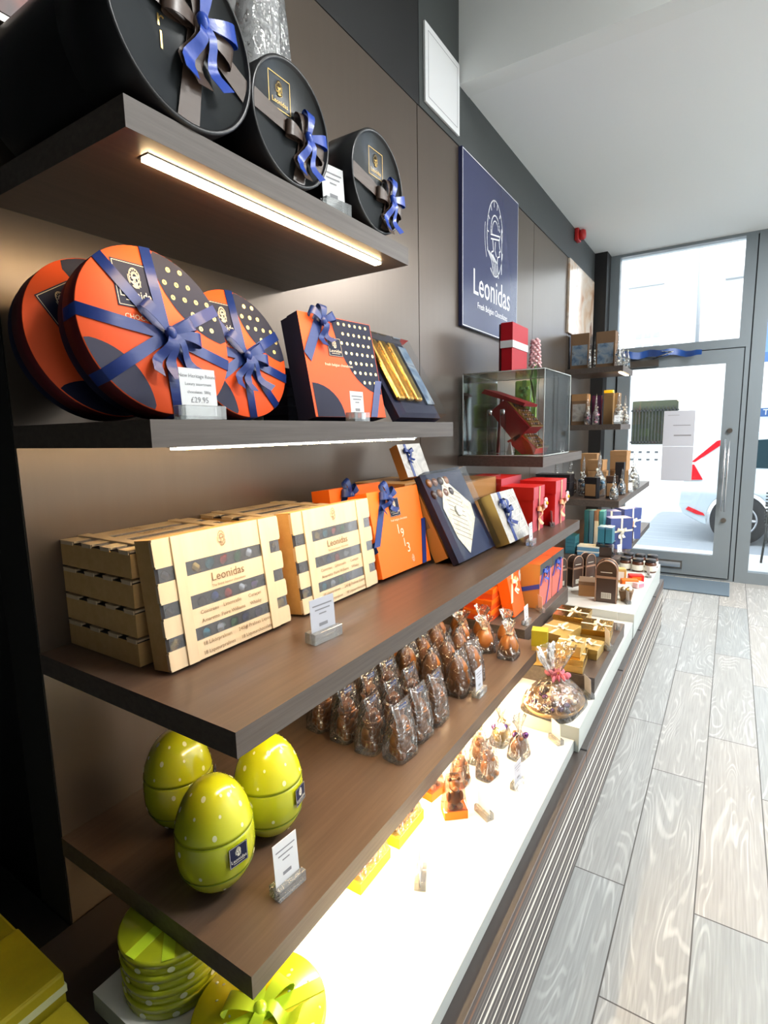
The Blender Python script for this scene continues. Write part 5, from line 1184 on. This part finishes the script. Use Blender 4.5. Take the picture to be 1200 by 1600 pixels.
# ---- arched brown tins, kraft box, packets and jars on the highest slab
def arched_tin(label, x, y, rz, w=.11, h=.245, d=.06, group='arched dark brown tins'):
    t = thing('arched_tin', label, 'tin', (x, y, zs3), rz, 0, group)
    out = [(-w/2, 0), (w/2, 0)]+[(w/2*math.cos(a*PI/12), h-w/2+w/2*math.sin(a*PI/12)) for a in range(13)]
    mb = MB(); mb.plate(Fr((0, 0, 0)), out, -d, 0, 0); mb.build('tin_body', 'brown_tin', t, .003)
    rim = [V(x_*1.01, -.001, z_*1.003) for x_, z_ in out[1:]+[(-w/2, 0)]]
    mb = MB(); mb.tube(rim, .004, 6); mb.tube([p+V(0, d+.002, 0) for p in rim], .004, 6); mb.build('rim', 'copper_edge', t)
    mb = MB(); mb.box(-w/2-.001, w/2+.001, -.003, d+.001, h*.58, h*.635); mb.build('band', 'copper_edge', t)
    mb = MB(); f = Fr((0, -.0005, 0)); mb.rect(f, -w*.28, w*.28, h*.72, h*.735, .001); mb.rect(f, -w*.22, w*.26, h*.10, h*.24, .001)
    for k in range(9): mb.rect(f, -w*.2+w*.05*k, -w*.18+w*.05*k, h*.11, h*.23, .0016, 1)
    mb.build('print', ['label_cream', 'ink'], t); return t
a0 = arched_tin('arched brown tin with barcode standing alone in front', .690, 3.20, 5)
dup(a0, (.40, 3.36, zs3), 62, 0, 'arched brown tin of the row, nearest', scale=.80); dup(a0, (.475, 3.46, zs3), 62, 0, 'arched brown tin of the row, second', scale=.80); dup(a0, (.53, 3.56, zs3), 62, 0, 'arched brown tin of the row, farthest', scale=.80)
simple_box('kraft_slope_box', 'open kraft box between the arched tins', .56, 3.33, zs3, .09, .12, .09, 10, ('kraft', 'kraft_dark'))
simple_box('kraft_slope_box', 'small kraft frame behind the single arched tin', .62, 3.52, zs3, .08, .06, .12, 20, ('kraft_dark', 'copper_edge'))
def packet(label, x, y, z, m, m2, w=.07, h=.045, rz=20):
    t = thing('foil_packet', label, 'packet', (x, y, z), rz, 0, 'orange and cream packets on the highest slab')
    mb = MB(); mb.wbox(-w/2, w/2, -.03, .03, 0, h); mb.build('packet_body', m, t, .006)
    mb = MB(); mb.wbox(-w*.3, w*.3, -.033, -.029, h*.2, h*.8); mb.build('label', m2, t, .001); return t
packet('orange packet behind the single arched tin', .755, 3.62, zs3, 'orange_bright', 'label_cream', .10); packet('cream packet on the slab before the orange packet', .75, 3.42, zs3, 'label_cream', 'yellow_bright', .09, .055)
packet('red orange packet nearest the jars', .775, 3.74, zs3, 'red_bright', 'orange_bright', .09, .05); packet('pink rose packet on the slab by the jars', .80, 3.62, zs3, 'petal_pale', 'petal_pink', .07, .035, 60)
packet('gold packet leaning on the orange packet', .68, 3.70, zs3, 'gold_card', 'label_cream', .08, .09)
t = thing('taupe_tub', 'small taupe tub beside the single arched tin', 'tub', (.785, 3.30, zs3)); mb = MB(); mb.hexa([(-.025, -.025, 0), (.025, -.025, 0), (-.025, .025, 0), (.025, .025, 0), (-.036, -.036, .062), (.036, -.036, .062), (-.036, .036, .062), (.036, .036, .062)]); mb.build('tub', 'kraft_dark', t, .002)
mb = MB(); 
for k in range(7): mb.ell((.018*math.cos(k), .018*math.sin(k), .068), .012, .012, .012, k % 2, 8, 6)
mb.build('sweets', ['label_cream', 'foil_gold'], t)
j0 = thing('spread_jar', 'jar of dark spread nearest the aisle edge', 'jar', (.82, 4.20, zs3), 30, 0, 'jars of spread at the end of the counter')
mb = MB(); mb.lathe([(.034, 0), (.038, .004), (.038, .062), (.030, .072)], 24); mb.build('glass', 'jar_glass', j0)
mb = MB(); mb.lathe([(.034, .071), (.035, .073), (.035, .088), (.033, .09), (.0001, .09)], 24); mb.build('lid', 'black_box', j0)
mb = MB(); mb.lathe([(.0385, .012), (.0388, .013), (.0388, .048), (.0385, .049)], 24); mb.build('label', 'label_cream', j0)
for x, y, lb in ((.741, 4.19, 'jar of dark spread second from the aisle edge'), (.662, 4.20, 'jar of dark spread third from the aisle edge'), (.825, 4.05, 'jar of dark spread in the nearer row, aisle side'), (.746, 4.04, 'jar of dark spread in the nearer row, middle'), (.666, 4.05, 'jar of dark spread in the nearer row, wall side')): dup(j0, (x, y, zs3), 30, 0, lb)
